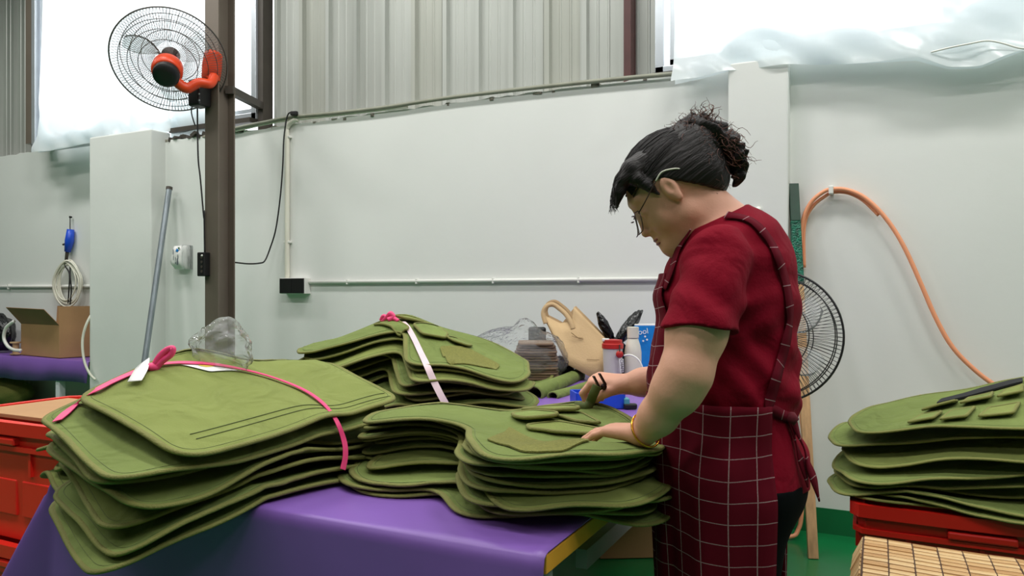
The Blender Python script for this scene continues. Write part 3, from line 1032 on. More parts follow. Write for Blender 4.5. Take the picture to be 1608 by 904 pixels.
class Pile:
    def __init__(s, x0, x1, y0, y1, base, h=.012):
        s.h = h
        s.xs = np.arange(x0, x1, h); s.ys = np.arange(y0, y1, h)
        s.X, s.Y = np.meshgrid(s.xs, s.ys, indexing='ij')
        s.pts = np.stack([s.X.ravel(), s.Y.ravel()], 1)
        s.HF = base(s.X, s.Y).astype(float)
        s.base = s.HF.copy()

    def sample(s, Z, p):
        p = np.asarray(p, float)
        fx = np.clip((p[..., 0] - s.xs[0]) / s.h, 0, len(s.xs) - 1.001); fy = np.clip((p[..., 1] - s.ys[0]) / s.h, 0, len(s.ys) - 1.001)
        i, j = fx.astype(int), fy.astype(int)
        u, v = fx - i, fy - j
        return Z[i, j] * (1 - u) * (1 - v) + Z[i + 1, j] * u * (1 - v) + Z[i, j + 1] * (1 - u) * v + Z[i + 1, j + 1] * u * v

    def layer(s, poly, slope=.4, t=.012, gap=.003, lift=.0, seed=0, dome=None, liftw=.09, floor_gap=.0, stiff=3):
        sd = poly_sd(s.pts, poly).reshape(s.X.shape)
        mask = sd < .03
        Z = np.where(mask, s.HF + floor_gap, -9.0)
        dx = s.h * slope
        for _ in range(70):
            Q = np.pad(Z, 1, constant_values=-9.0)
            best = Z
            for a, b, w in ((0, 1, 1), (2, 1, 1), (1, 0, 1), (1, 2, 1), (0, 0, 1.414), (0, 2, 1.414), (2, 0, 1.414), (2, 2, 1.414)):
                best = np.maximum(best, Q[a:a + Z.shape[0], b:b + Z.shape[1]] - dx * w)
            best = np.where(mask, best, -9.0)
            if np.abs(best - Z).max() < 1e-5:
                break
            Z = best
        # fill outside for smooth sampling
        F = np.where(mask, Z, np.nan)
        for _ in range(stiff):
            Q = np.pad(F, 1, constant_values=np.nan)
            st = np.stack([Q[a:a + F.shape[0], b:b + F.shape[1]] for a in (0, 1, 2) for b in (0, 1, 2)])
            cnt = (~np.isnan(st)).sum(0)
            sm = np.where(cnt > 0, np.nansum(st, 0) / np.maximum(cnt, 1), np.nan)
            F = np.where(mask, np.maximum(sm, s.HF + floor_gap), np.nan)
        Z = np.where(mask, F, s.HF)
        rnd = random.Random(seed * 77 + 5)
        nz = np.zeros_like(Z)
        for _ in range(5):
            kx, ky = rnd.uniform(-1, 1), rnd.uniform(-1, 1)
            k = rnd.uniform(7, 26) / max(.2, math.hypot(kx, ky))
            nz += np.sin(kx * k * s.X + ky * k * s.Y + rnd.uniform(0, 6.28))
        nz = np.clip(.5 + nz / 5, 0, 1.3)
        edge = np.exp(np.clip(sd, -1, 0) / liftw)
        Z = Z + lift * edge * nz + .0055 * np.clip(nz, 0, 1)
        Zl = np.where(sd < 0, Z, -9)
        add = t + gap + (dome(s.X, s.Y) if dome is not None else 0)
        s.HF = np.maximum(s.HF, np.where(sd < 0, Z + add, -9))
        s.top = np.maximum(getattr(s, 'top', s.base), np.where(sd < 0, Z + t, -9))
        return Z

    def hit(s, px, py, field=None):
        """first meeting of a sight line with the top of the pile"""
        Fd = s.top if field is None else field
        d = np.arange(.9, 4.2, .003)
        p = c2w(np.stack([(px - 804) / FPX * d, d, EYE - (py - 460) / FPX * d], -1))
        z = s.sample(Fd, p[:, :2])
        inb = (p[:, 0] > s.xs[0]) & (p[:, 0] < s.xs[-2]) & (p[:, 1] > s.ys[0]) & (p[:, 1] < s.ys[-2])
        k = np.where(inb & (p[:, 2] < z))[0]
        if len(k) == 0:
            return None
        return Vector(p[k[0]])

    def normal(s, p, field=None):
        Fd = s.top if field is None else field
        e = .02
        gx = (s.sample(Fd, [p[0] + e, p[1]]) - s.sample(Fd, [p[0] - e, p[1]])) / (2 * e)
        gy = (s.sample(Fd, [p[0], p[1] + e]) - s.sample(Fd, [p[0], p[1] - e])) / (2 * e)
        return Vector((-gx, -gy, 1)).normalized()


def panel_mesh(name, poly, zfun, t, m, parent=None, grid=.026, pillow=.0, zedge=None):
    """a soft sheet following zfun, thickness t"""
    n = len(poly)
    mn, mx = poly.min(0), poly.max(0)
    gx, gy = np.meshgrid(np.arange(mn[0], mx[0], grid), np.arange(mn[1], mx[1], grid * .87), indexing='ij')
    gx = gx + (np.arange(gx.shape[1]) % 2)[None, :] * grid / 2
    q = np.stack([gx.ravel(), gy.ravel()], 1)
    q = q[poly_sd(q, poly) < -.010]
    co = [Vector(p) for p in np.vstack([poly, q])]
    vs, es, fs, ov, oe, of = delaunay_2d_cdt(co, [(i, (i + 1) % n) for i in range(n)], [], 1, 1e-6)
    V = np.array([(v.x, v.y) for v in vs])
    N = len(V)
    where = {}
    for k, lst in enumerate(ov):
        for a in lst:
            where[a] = k
    bd = [where[i] for i in range(n) if i in where]
    zb = zfun(V)
    up = [(V[i, 0], V[i, 1], zb[i] + t) for i in range(N)]
    dn = [(V[i, 0], V[i, 1], zb[i]) for i in range(N)]
    f = [tuple(x) for x in fs] + [tuple(N + i for i in x[::-1]) for x in fs]
    nb = len(bd)
    for i in range(nb):
        a, b = bd[i], bd[(i + 1) % nb]
        f.append((b, a, N + a, N + b))
    return mesh_obj(name, up + dn, f, m, parent, True, sharp=50)


def binding_mesh(poly, zfun, t, m, parent, w=.011, name='binding'):
    n = len(poly)
    sec = ((w, t + .0006), (w * .4, t + .0022), (-.001, t + .0012), (-.0032, t * .5), (-.001, -.0006), (w * .4, -.0004), (w, .0004))
    v, f = [], []
    k = len(sec)
    rings = [(inset(poly, a), b) for a, b in sec]
    zb = zfun(poly)
    for i in range(n):
        for P2, b in rings:
            v.append((P2[i, 0], P2[i, 1], zb[i] + b))
    for i in range(n):
        j = (i + 1) % n
        for c in range(k - 1):
            f.append((i * k + c, i * k + c + 1, j * k + c + 1, j * k + c))
    return mesh_obj(name, v, f, m, parent, True)


def xform(pts, c, rot, sc=1.0, flip=False):
    a = math.radians(rot)
    o = []
    for x, y in pts:
        if flip: x = -x
        x, y = x * sc, y * sc
        o.append((c[0] + x * math.cos(a) - y * math.sin(a), c[1] + x * math.sin(a) + y * math.cos(a)))
    return o


OLV = ['olive', 'olive_b', 'olive_c']


def panel(pile, pts, r, label, group, seed=0, t=.010, slope=.4, gap=.003, lift=.01, dome=None, m=None, liftw=.09, floor_gap=0, bind=True, stiff=3, cat='fabric panel'):
    poly = ccw(round_poly(pts, r))
    Z = pile.layer(poly, slope, t, gap, lift, seed, dome, liftw, floor_gap, stiff)
    zf = lambda p, Z=Z: pile.sample(Z, p)
    c = poly.mean(0)
    o = panel_mesh('vest_panel', poly, zf, t, M[m or OLV[seed % 3]])
    tag(o, label, cat, group)
    if bind:
        binding_mesh(poly, zf, t, M['olive_bind'], o)
        q = inset(poly, .017)
        zq = zf(q) + t + .0003
        MB().tube([(a[0], a[1], z) for a, z in zip(q, zq)], .0007, 4, closed=True).build('stitch_line', M['seam'], o, True)
    return o, poly, zf


def seam(pile, pts2d, parent, off=.0012, r=.0010, m=None, name='seam'):
    pts = smooth_path([arr(*p) for p in pts2d], 8)
    q = [(p[0], p[1], float(pile.sample(pile.top, p)) + off) for p in pts]
    return MB().tube(q, r, 5).build(name, m or M['seam'], parent, True)


def patch_px(pile, px, r, name, m, parent, t=.003, off=.0015, lift=None, bind=False, field=None):
    """piece sewn on the top of the pile, outline given by sight lines; lift=(amount) raises its near edge"""
    hits = [pile.hit(a, b, field) for a, b in px]
    if any(h is None for h in hits):
        print('patch miss', name, [(q, h is None) for q, h in zip(px, hits)])
        hits = [h for h in hits if h is not None]
    if len(hits) < 3:
        return None
    poly = ccw(round_poly([(h.x, h.y) for h in hits], r, .008))
    ds = -poly[:, 0] * SA + poly[:, 1] * CA
    d0, d1 = ds.min(), ds.max()
    Fd = pile.top.copy()

    def zf(p):
        z = pile.sample(Fd, p) + off
        if lift:
            dd = -p[:, 0] * SA + p[:, 1] * CA
            z = z + lift * np.clip((d1 - dd) / (d1 - d0 + 1e-6), 0, 1) ** 1.3
        return z
    o = panel_mesh(name, poly, zf, t, m, parent, .018)
    if bind:
        binding_mesh(poly, zf, t, M['olive_bind'], o, .006, 'edge_tape')
    return o


def on_table(X, Y):
    z = np.where((X > TX0) & (X < TX1) & (Y > TY0) & (Y < TY1), TZ + .005, .25)
    return z


# --- pile 3: domed, strapped, at the back -------------------------------------------------
ord_ = ['topmost', 'second', 'third', 'fourth', 'fifth', 'sixth', 'seventh', 'eighth', 'ninth', 'tenth', 'eleventh', 'twelfth', 'thirteenth', 'fourteenth', 'fifteenth']


def which(k, n, where_):
    if k == n - 1: return 'topmost olive panel with %s' % where_
    if k == 0: return 'bottom olive panel lying flat under %s' % where_
    return '%s olive panel from the top of %s' % (ord_[n - 1 - k], where_)


p3 = Pile(-2.35, -.55, 1.35, 3.1, on_table)
front_shape = [(.02, -.24), (.36, -.24), (.40, -.17), (.37, .22), (.10, .27), (-.10, .25), (-.34, .16), (-.42, .05), (-.38, -.08), (-.22, -.10), (-.03, -.03), (-.01, -.12)]
front_r = [.05, .06, .06, .09, .08, .06, .08, .05, .06, .06, .06, .05]
back_shape = [(-.24, -.22), (.24, -.22), (.25, -.02), (.20, .10), (.18, .32), (-.18, .32), (-.20, .10), (-.25, -.02)]
back_r = .07
c3 = arr(-1.43, 2.10)
rnd = random.Random(31)
dome3 = lambda X, Y: .0145 * np.exp(-((X + 1.52) ** 2 + (Y - 2.19) ** 2) / .05)
n3 = 14
for k in range(n3):
    top_ = k == n3 - 1
    cc_ = c3 + arr(rnd.uniform(-.04, .04), rnd.uniform(-.03, .03))
    ro = 26 + rnd.uniform(-7, 7)
    shp, rr = (front_shape, front_r) if (k % 3 or top_) else (xform(front_shape, (0, .0), 0, .94), front_r)
    if k in (2, 6):
        shp, rr = [(-.40, -.20), (.40, -.22), (.42, .1), (.2, .26), (-.3, .24), (-.43, .0)], .09
    lab = 'topmost olive panel of the domed pile, lobed, with a hook patch' if top_ else which(k, n3, 'the domed pile tied with pale strap')
    if k == 0: lab = 'bottom olive panel of the domed pile tied with pale strap'
    o3, poly3, zf3 = panel(p3, xform(shp, cc_, ro), rr, lab, 'olive panels in the domed pile', seed=k, t=.005, slope=.36 if k < 8 else .42, gap=.004, lift=.011, dome=dome3 if 0 < k < n3 - 1 else None)
top3 = o3
M3 = lambda l, rr, name, m, **kw: patch_px(p3, l, rr, name, m, top3, **kw)
M3([(690, 545), (732, 546), (786, 574), (774, 580), (704, 583)], .02, 'hook_patch', M['velcro'])
M3([(585, 512), (628, 508), (642, 519), (640, 525), (618, 528)], .012, 'pocket_flap', M['olive_b'], t=.006, lift=.010, bind=True)
M3([(648, 514), (690, 516), (704, 528), (700, 537), (662, 532)], .015, 'pocket_flap', M['olive'], t=.006, lift=.012, bind=True)
M3([(618, 502), (655, 503), (688, 510), (680, 514), (640, 510)], .012, 'pocket_flap', M['olive_c'], t=.007, lift=.014, bind=True)
M3([(700, 533), (716, 533), (742, 545), (735, 549), (712, 542)], .01, 'pocket_flap', M['olive_b'], t=.005, lift=.010, bind=True)


def strap(pile, px, w, m, name, label, cat, parent=None, off=.004, th=.0018, extra=None, field=None):
    pts, nr = [], []
    for a, b in px:
        for db in range(0, 33, 4):
            h = pile.hit(a, b + db, field)
            if h is not None:
                break
        if h is None:
            continue
        nn = pile.normal(h, field)
        # keep the band on the outer envelope
        pts.append(h + nn * off); nr.append(nn)
    if len(pts) < 2:
        print('strap miss', name)
        return None
    pts = [arr(*q) for q in pts]
    sp = smooth_path(pts, 5)
    nn = smooth_path([arr(*q) for q in nr], 5)
    o = MB().ribbon(sp, nn, w, th).build(name, m, parent, True, sharp=40)
    if label: tag(o, label, cat)
    return o


def hull_field(pile, rad=.05, pts=None):
    """pile top with overhangs bridged, for bands pulled tight"""
    Z = pile.top.copy()
    n = int(rad / pile.h)
    for _ in range(n):
        Q = np.pad(Z, 1, mode='edge')
        Z = np.maximum(Z, np.max([Q[a:a + Z.shape[0], b:b + Z.shape[1]] for a in (0, 1, 2) for b in (0, 1, 2)], 0) - .035)
    return Z


h3 = hull_field(p3)
strap(p3, [(632, 508), (640, 517), (650, 535), (660, 556), (670, 575), (681, 598), (692, 620), (703, 642), (701, 655), (696, 668)], .020, M['palepink'], 'pale_strap',
      'pale pink strap tied over the domed olive pile', 'strap', field=h3, off=.006)
kb = p3.hit(612, 506) or P(612, 506, 2.7)
kn = MB()
kn.tube(smooth_path([kb + Vector((-.03, 0, .0)), kb + Vector((-.01, 0, .018)), kb + Vector((.004, 0, .03)), kb + Vector((.014, 0, .018)), kb + Vector((.0, -.01, .008))], 6), .009, 8)
kn.tube(smooth_path([kb + Vector((.0, 0, .01)), kb + Vector((.02, 0, .012)), kb + Vector((.035, .0, .004))], 5), .008, 8)
kn.tube(smooth_path([kb + Vector((-.005, 0, .01)), kb + Vector((-.025, 0, .022)), kb + Vector((-.036, .0, .006))], 5), .007, 8)
tag(kn.build('ribbon_knot', M['pink'], smooth=True), 'bright pink ribbon knot on top of the domed pile', 'ribbon')

# --- pile 2: in front of the seamstress -----------------------------------------------------
p2 = Pile(-1.5, -.05, .95, 2.2, on_table)
rnd = random.Random(12)
n2 = 14
f2 = [(-.15, -.285), (.09, -.285), (.21, -.12), (.20, .04), (.13, .20), (-.07, .33), (-.25, .25), (-.44, .16), (-.46, .06), (-.30, .07), (-.21, .05), (-.195, -.15)]
r2 = [.08, .07, .08, .07, .07, .08, .06, .05, .05, .07, .05, .06]
low2 = [(-.17, -.23), (.14, -.23), (.22, -.15), (.21, .0), (.13, .2), (-.07, .33), (-.3, .25), (-.47, .18), (-.5, .08), (-.45, -.03), (-.36, -.07), (-.24, -.06)]
c2_ = arr(-.63, 1.53)
for k in range(n2):
    top_ = k == n2 - 1
    f = k / (n2 - 1)
    shp, rr = (low2, .07) if k in (0, 1, 3) else (f2, r2)
    cc_ = c2_ + (arr(rnd.uniform(-.03, .03), rnd.uniform(-.02, .02)) if not top_ else arr(.016, -.036))
    if k == 0: cc_ = c2_.copy()
    ro = 25 + (rnd.uniform(-5, 5) if not top_ else 0)
    lab = 'topmost olive panel under the woman\'s hands, with flaps and a hook patch' if top_ else which(k, n2, "the pile under the woman's hands")
    if k == 0: lab = "bottom olive panel lying on purple cloth under the woman's hands"
    o2, poly2, zf2 = panel(p2, xform(shp, cc_, ro), rr, lab, "olive panels in the pile under the woman's hands", seed=k + 3, t=.0038, slope=.19, gap=.0020, lift=.0066 if not top_ else .003, liftw=.06)
top2 = o2
M2 = lambda l, rr, name, m, **kw: patch_px(p2, l, rr, name, m, top2, **kw)
M2([(764, 692), (800, 672), (928, 694), (885, 716), (820, 712)], .012, 'hook_patch', M['velcro'])
M2([(812, 636), (872, 634), (912, 650), (906, 656), (870, 655), (816, 645)], .02, 'pocket_flap', M['olive_c'], t=.006, lift=.014, bind=True)
M2([(803, 652), (838, 648), (878, 660), (872, 668), (826, 668), (806, 660)], .018, 'pocket_flap', M['olive'], t=.006, lift=.016, bind=True)
M2([(826, 670), (880, 666), (950, 682), (934, 690), (870, 684), (830, 677)], .008, 'pocket', M['olive_c'], t=.005, lift=.007, bind=True)
M2([(862, 653), (915, 652), (945, 672), (905, 668)], .012, 'pocket', M['olive_b'], t=.005, lift=.006, bind=True)

# --- pile 1: big, tied with pink ribbon, spilling over the front corner -------------------------
p1 = Pile(-2.6, -.75, .45, 2.2, on_table)
back1 = [(-.22, -.33), (.22, -.33), (.23, -.06), (.20, .12), (.19, .33), (-.19, .33), (-.20, .12), (-.23, -.06)]
rnd = random.Random(21)
# (centre x, centre y, rot) from the bottom up
lay1 = [(-1.34, 1.265, -22), (-1.60, 1.40, -24), (-1.34, 1.285, -17), (-1.58, 1.45, 5), (-1.36, 1.30, -22), (-1.62, 1.43, -8), (-1.36, 1.29, -12), (-1.40, 1.30, -20),
        (-1.62, 1.45, -16), (-1.36, 1.275, -15), (-1.335, 1.325, -9)]
n1 = len(lay1)
dome1 = lambda X, Y: .0112 * np.exp(-((X + 1.68) ** 2 + (Y - 1.46) ** 2) / .09)
for k, (cx, cy, ro) in enumerate(lay1):
    top_ = k == n1 - 1
    lab = 'topmost wide olive panel on the pink-ribboned pile at the table corner' if top_ else which(k, n1, 'the pile tied with pink ribbon')
    if k == 0: lab = 'bottom olive panel hanging off the table corner below the pink-ribboned pile'
    o1, poly1, zf1 = panel(p1, xform(back1, (cx, cy), ro, .97 if top_ else 1.03), .075, lab, 'olive panels tied with pink ribbon', seed=k + 1, t=.0058, slope=.36 if k < 5 else .32, gap=.0062,
                           lift=.013 if not top_ else .006, dome=dome1 if not top_ else None, liftw=.08, stiff=5)
top1 = o1
for off_ in (0, .022):
    pts = []
    for t in np.linspace(-.20, .21, 9):
        pts.append(xform([(t * 1.0 + 0, -.235 + off_)], (-1.38, 1.345), -8)[0])
    pts2 = [xform([(.165 - off_ + .0, t)], (-1.335, 1.325), -9, .97)[0] for t in np.linspace(-.26, .30, 9)]
    seam(p1, pts2, top1)
# strap ends of the lower panels poking out at the far left
for i, (dx, dy, zz, ln) in enumerate(((-1.83, 1.36, .86, .15), (-1.86, 1.40, .83, .19), (-1.84, 1.38, .80, .16), (-1.82, 1.42, .775, .12))):
    pv = []
    for j in range(12):
        t = j / 11
        for u in (-1, 1):
            pv.append((dx + .14 - (ln + .08) * t, dy - .05 + u * .05 + .02 * t, zz + .015 + .012 * math.sin(3 * t + i) - .03 * t * t))
    o = mesh_obj('shoulder_tab', pv, [(2 * j, 2 * j + 1, 2 * j + 3, 2 * j + 2) for j in range(11)], M['olive_b'], top1)
    md = o.modifiers.new('thick', 'SOLIDIFY'); md.thickness = .012; md.offset = 0
h1 = hull_field(p1)
pk = strap(p1, [(92, 664), (105, 652), (125, 636), (150, 618), (180, 602), (212, 588), (236, 580)], .020, M['pink'], 'pink_ribbon', 'bright pink ribbon tied across the large olive pile', 'ribbon', off=.006, field=h1)
strap(p1, [(240, 577), (280, 573), (330, 575), (372, 582), (420, 594), (468, 612), (500, 632), (522, 657), (537, 690), (540, 715), (536, 738)], .013, M['pink'], 'ribbon_length', None, None, pk, off=.006, field=h1)
kq = p1.hit(240, 580, h1)
kn = MB()
if kq is not None:
    e = Vector((CA, SA, 0))
    kn.tube(smooth_path([kq, kq + e * .012 + Vector((0, 0, .025)), kq + e * .03 + Vector((0, 0, .044)), kq + e * .046 + Vector((0, 0, .05)), kq + e * .043 + Vector((0, 0, .036)), kq + e * .02 + Vector((0, 0, .018)), kq + e * .006], 6), .0075, 8)
    kn.lathe([(.008, -.01), (.017, 0), (.008, .01)], kq + Vector((0, 0, .006)), 12)
    kn.build('knot', M['pink'], pk, True)
    # white tag hanging from the knot
    tg = [next((q for q in (p1.hit(a, b + db, h1) for db in range(0, 33, 3)) if q is not None), None) for a, b in ((231, 574), (223, 588), (213, 606))]
    if all(q is not None for q in tg):
        nn = [p1.normal(q, h1) for q in tg]
        o = MB().ribbon(smooth_path([arr(*(q + n_ * .012)) for q, n_ in zip(tg, nn)], 5), smooth_path([arr(*n_) for n_ in nn], 5), .030, .001).build('swing_tag', M['paper'], None, True)
        tag(o, 'white paper tag tied to the pink ribbon on the large olive pile', 'tag')
lab_o = patch_px(p1, [(283, 574), (312, 571), (345, 573), (374, 584), (330, 586)], .002, 'paper_label', M['paper'], None, t=.0008, off=.003)
if lab_o:
    tag(lab_o, 'white paper label with yellow print lying under the pink ribbon', 'label')
    patch_px(p1, [(309, 576), (336, 573), (350, 577), (325, 580)], .004, 'yellow_print', M['yellow_print'], lab_o, t=.0006, off=.0045)

# --- pile 4: on the red crate at the right -----------------------------------------------------------
CRX0, CRX1, CRY0, CRY1, CRZ = -.065, .62, 2.62, 3.12, .52
p4 = Pile(-.6, 1.2, 2.0, 3.9, lambda X, Y: np.where((X > CRX0 - .02) & (X < CRX1 + .02) & (Y > CRY0 - .02) & (Y < CRY1 + .02), CRZ + .004, .2))
sh4 = [(-.32, -.20), (.36, -.24), (.42, .0), (.36, .24), (-.30, .22), (-.38, .05)]
rnd = random.Random(44)
n4 = 9
for k in range(n4):
    top_ = k == n4 - 1
    cc_ = arr(.24, 2.86) + arr(rnd.uniform(-.045, .045), rnd.uniform(-.05, .02)) + arr(0, .03) * (k / n4)
    if top_: cc_ = arr(.27, 2.85)
    if k == 1: cc_ = arr(.32, 2.80)
    lab = 'topmost olive panel with a row of pockets on the red crate pile' if top_ else which(k, n4, 'the pile on the right red crate')
    if k == 0: lab = 'bottom olive panel resting on the rim of the right red crate'
    d4 = (lambda X, Y: .0 + .031 * np.clip((X + .10) / .5, 0, 1.3) * np.clip((Y - 2.68) / .4, 0, 1.2))
    o4, poly4, zf4 = panel(p4, xform(sh4, cc_, 4 + rnd.uniform(-8, 8)), .09, lab, 'olive panels on the right red crate', seed=k + 2, t=.005, slope=.26, gap=.0035, lift=.009 if not top_ else .002, dome=d4 if not top_ else None, liftw=.10)
top4 = o4
M4 = lambda l, rr, name, m, **kw: patch_px(p4, l, rr, name, m, top4, **kw)
for i, l in enumerate(([(1425, 668), (1447, 653), (1480, 650), (1466, 665)], [(1476, 665), (1492, 648), (1532, 642), (1518, 662)], [(1536, 660), (1552, 643), (1602, 635), (1592, 657)],
                       [(1447, 652), (1462, 641), (1504, 631), (1500, 640)], [(1508, 640), (1520, 627), (1560, 620), (1556, 634)], [(1566, 632), (1578, 615), (1606, 606), (1606, 626)])):
    M4(l, .006, 'pocket' if i < 3 else 'pocket_flap', M[OLV[i % 3]], t=.006, lift=.012 if i < 3 else .018, bind=True)
M4([(1470, 637), (1478, 630), (1540, 613), (1606, 597), (1606, 603), (1540, 620)], .003, 'lining_edge', M['dark_lining'], t=.006, off=.004)

# ------------------------------------------------------------------ crates
def crate(label, x0, x1, y0, y1, z0, z1, taper=.05, m='red_plastic', group=None, nrib=5):
    c = thing('plastic_crate', label, 'crate', ((x0 + x1) / 2, (y0 + y1) / 2, z0), group)
    cx, cy = (x0 + x1) / 2, (y0 + y1) / 2
    def rect(z, g):
        k = 1 - taper * (1 - (z - z0) / (z1 - z0))
        hx, hy = (x1 - x0) / 2 * k + g, (y1 - y0) / 2 * k + g
        return round_poly([(cx - hx, cy - hy), (cx + hx, cy - hy), (cx + hx, cy + hy), (cx - hx, cy + hy)], .04, .05)
    n = None
    v, f = [], []
    rings = [(z0, 0), (z0 + .01, 0), (z1 - .07, 0), (z1, 0), (z1, -.008), (z0 + .02, -.008)]
    base = rect(z1, 0); n = len(base)
    for z, g in rings:
        k = 1 - taper * (1 - (z - z0) / (z1 - z0))
        for q in base:
            d = np.array([q[0] - cx, q[1] - cy]) * k
            d = d * (1 + g / np.linalg.norm(d))
            v.append((cx + d[0], cy + d[1], z))
    for i in range(len(rings) - 1):
        for j in range(n):
            f.append((i * n + j, i * n + (j + 1) % n, (i + 1) * n + (j + 1) % n, (i + 1) * n + j))
    f += [tuple(range(n))[::-1], tuple((len(rings) - 1) * n + j for j in range(n))]
    mesh_obj('shell', v, f, M[m], c, True, sharp=35)
    # rim lip and lower ledge
    for zz, w_, hh in ((z1 - .02, .022, .04), (z1 - .085, .012, .016)):
        v, f = [], []
        for g, dz in ((0, -hh / 2), (w_, -hh / 2), (w_, hh / 2), (0, hh / 2)):
            for q in base:
                d = np.array([q[0] - cx, q[1] - cy]); d = d * (1 + g / np.linalg.norm(d)) 
                v.append((cx + d[0], cy + d[1], zz + dz))
        for i in range(4):
            for j in range(n):
                f.append((i * n + j, i * n + (j + 1) % n, ((i + 1) % 4) * n + (j + 1) % n, ((i + 1) % 4) * n + j))
        mesh_obj('rim' if hh > .02 else 'ledge', v, f, M[m], c, True, sharp=35)
    # vertical ribs front and sides
    for i in range(nrib):
        t = (i + .5) / nrib
        xx = x0 + .05 + (x1 - x0 - .1) * t
        MB().box2((xx - .006, y0 - .004, z1 - .17), (xx + .006, y0 + .02, z1 - .09)).build('rib', M[m], c)
        yy = y0 + .05 + (y1 - y0 - .1) * t
        MB().box2((x0 - .004, yy - .006, z1 - .17), (x0 + .02, yy + .006, z1 - .09)).build('rib', M[m], c)
    # recessed panels and handles
    for i in range(3):
        xa = x0 + .06 + (x1 - x0 - .12) * i / 3
        xb_ = x0 + .06 + (x1 - x0 - .12) * (i + 1) / 3 - .03
        MB().box2((xa, y0 + .004, z0 + .08), (xb_, y0 + .02, z1 - .19)).build('side_panel', M[m], c, bevel=.004)
    for yy in (y0 + .0, y1):
        MB().box2((cx - .09, yy - .02, z1 - .075), (cx + .09, yy + .02, z1 - .05)).build('handle', M[m], c, bevel=.006)
    return c


crate('red plastic crate under the olive pile at the right wall', CRX0, CRX1, CRY0, CRY1, 0, CRZ, .10, 'red_plastic_b', None, 3)
g_ = 'red crates stacked at the left of the table'
crate('lower red plastic crate on the floor left of the purple table', -2.92, -2.22, 1.44, 1.92, 0, .385, .06, 'red_plastic', None, 2)
lc = crate('upper red plastic crate stacked at the left edge behind the big pile', -2.92, -2.22, 1.45, 1.93, .39, .775, .06, 'red_plastic', None, 2)
cbx = thing('cardboard_sheet', 'brown cardboard piece lying in the upper red crate', 'cardboard', (-2.6, 1.7, .41))
MB().box2((-2.86, 1.52, .764), (-2.28, 1.86, .778)).build('sheet', M['carton'], cbx, bevel=.002)
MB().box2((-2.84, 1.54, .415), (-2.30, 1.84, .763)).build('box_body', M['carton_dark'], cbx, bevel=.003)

# ------------------------------------------------------------------ left wall table with cardboard box
LZ = .640
L1 = thing('side_table', 'purple covered side table in the left bay carrying a cardboard box', 'table', (-6.8, 4.1, 0))
lx1 = -5.72
ly0 = 3.89
MB().box2((-8.9, ly0 + .01, LZ - .045), (lx1 - .005, 4.285, LZ - .008)).build('tabletop', M['ply'], L1)
lgx = on_y(95, 600, 3.93).x
for lx, ly in ((lgx, ly0 + .04), (-8.5, ly0 + .04), (lgx, 4.24), (-8.5, 4.24)):
    MB().box2((lx - .026, ly - .026, 0), (lx + .026, ly + .026, LZ - .045)).build('leg', M['white_leg'], L1, bevel=.002)
v, f = [], []
nn_ = 60
for i in range(nn_):
    x = -8.92 + (lx1 + 8.92) * i / (nn_ - 1)
    wv = .012 * math.sin(7 * x) + .006 * math.sin(19 * x)
    v += [(x, 4.29, LZ), (x, ly0 + .01, LZ), (x, ly0 - .004, LZ - .007), (x, ly0 - .008 + wv * .3, LZ - .08), (x, ly0 - .01 + wv, LZ - .185 + .01 * math.sin(4 * x))]
for i in range(nn_ - 1):
    for k in range(4):
        a = i * 5 + k
        f.append((a, a + 5, a + 6, a + 1))
o = mesh_obj('purple_tablecloth', v, f, M['purple'])
md = o.modifiers.new('thick', 'SOLIDIFY'); md.thickness = .003; md.offset = 1
tag(o, 'purple cloth on the side table under the cardboard box', 'tablecloth')
bz = LZ + .004
def bxy(px, y):
    q = on_y(px, 550, y)
    return Vector((q.x, q.y, bz))
A, B, Cc = bxy(33, 4.0), bxy(93, 3.93), bxy(150, 4.20)
D = A + (Cc - B)
bx = thing('cardboard_box', 'open brown cardboard box on the purple side table in the left bay', 'box', ((A.x + Cc.x) / 2, (A.y + Cc.y) / 2, bz))
H = .275
def wall_(a, b, h, name='side', m='carton'):
    e = Vector((0, 0, h))
    n_ = (b - a).cross(e).normalized() * -.004
    return MB().prism([a, b, b + e, a + e], n_).build(name, M[m], bx)
for a, b in ((A, B), (B, Cc), (Cc, D), (D, A)):
    wall_(a, b, H)
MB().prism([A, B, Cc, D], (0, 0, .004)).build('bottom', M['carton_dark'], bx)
up = Vector((0, 0, H))
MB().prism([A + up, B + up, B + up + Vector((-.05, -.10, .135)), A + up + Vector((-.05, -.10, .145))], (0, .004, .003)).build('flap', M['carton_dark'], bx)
MB().prism([B + up, Cc + up, Cc + up + Vector((.005, -.01, .16)), B + up + Vector((.0, -.01, .16))], (-.004, .002, 0)).build('flap', M['carton'], bx)
MB().prism([D + up, Cc + up, Cc + up + Vector((0, .01, .155)), D + up + Vector((0, .01, .155))], (0, -.004, 0)).build('flap', M['carton'], bx)

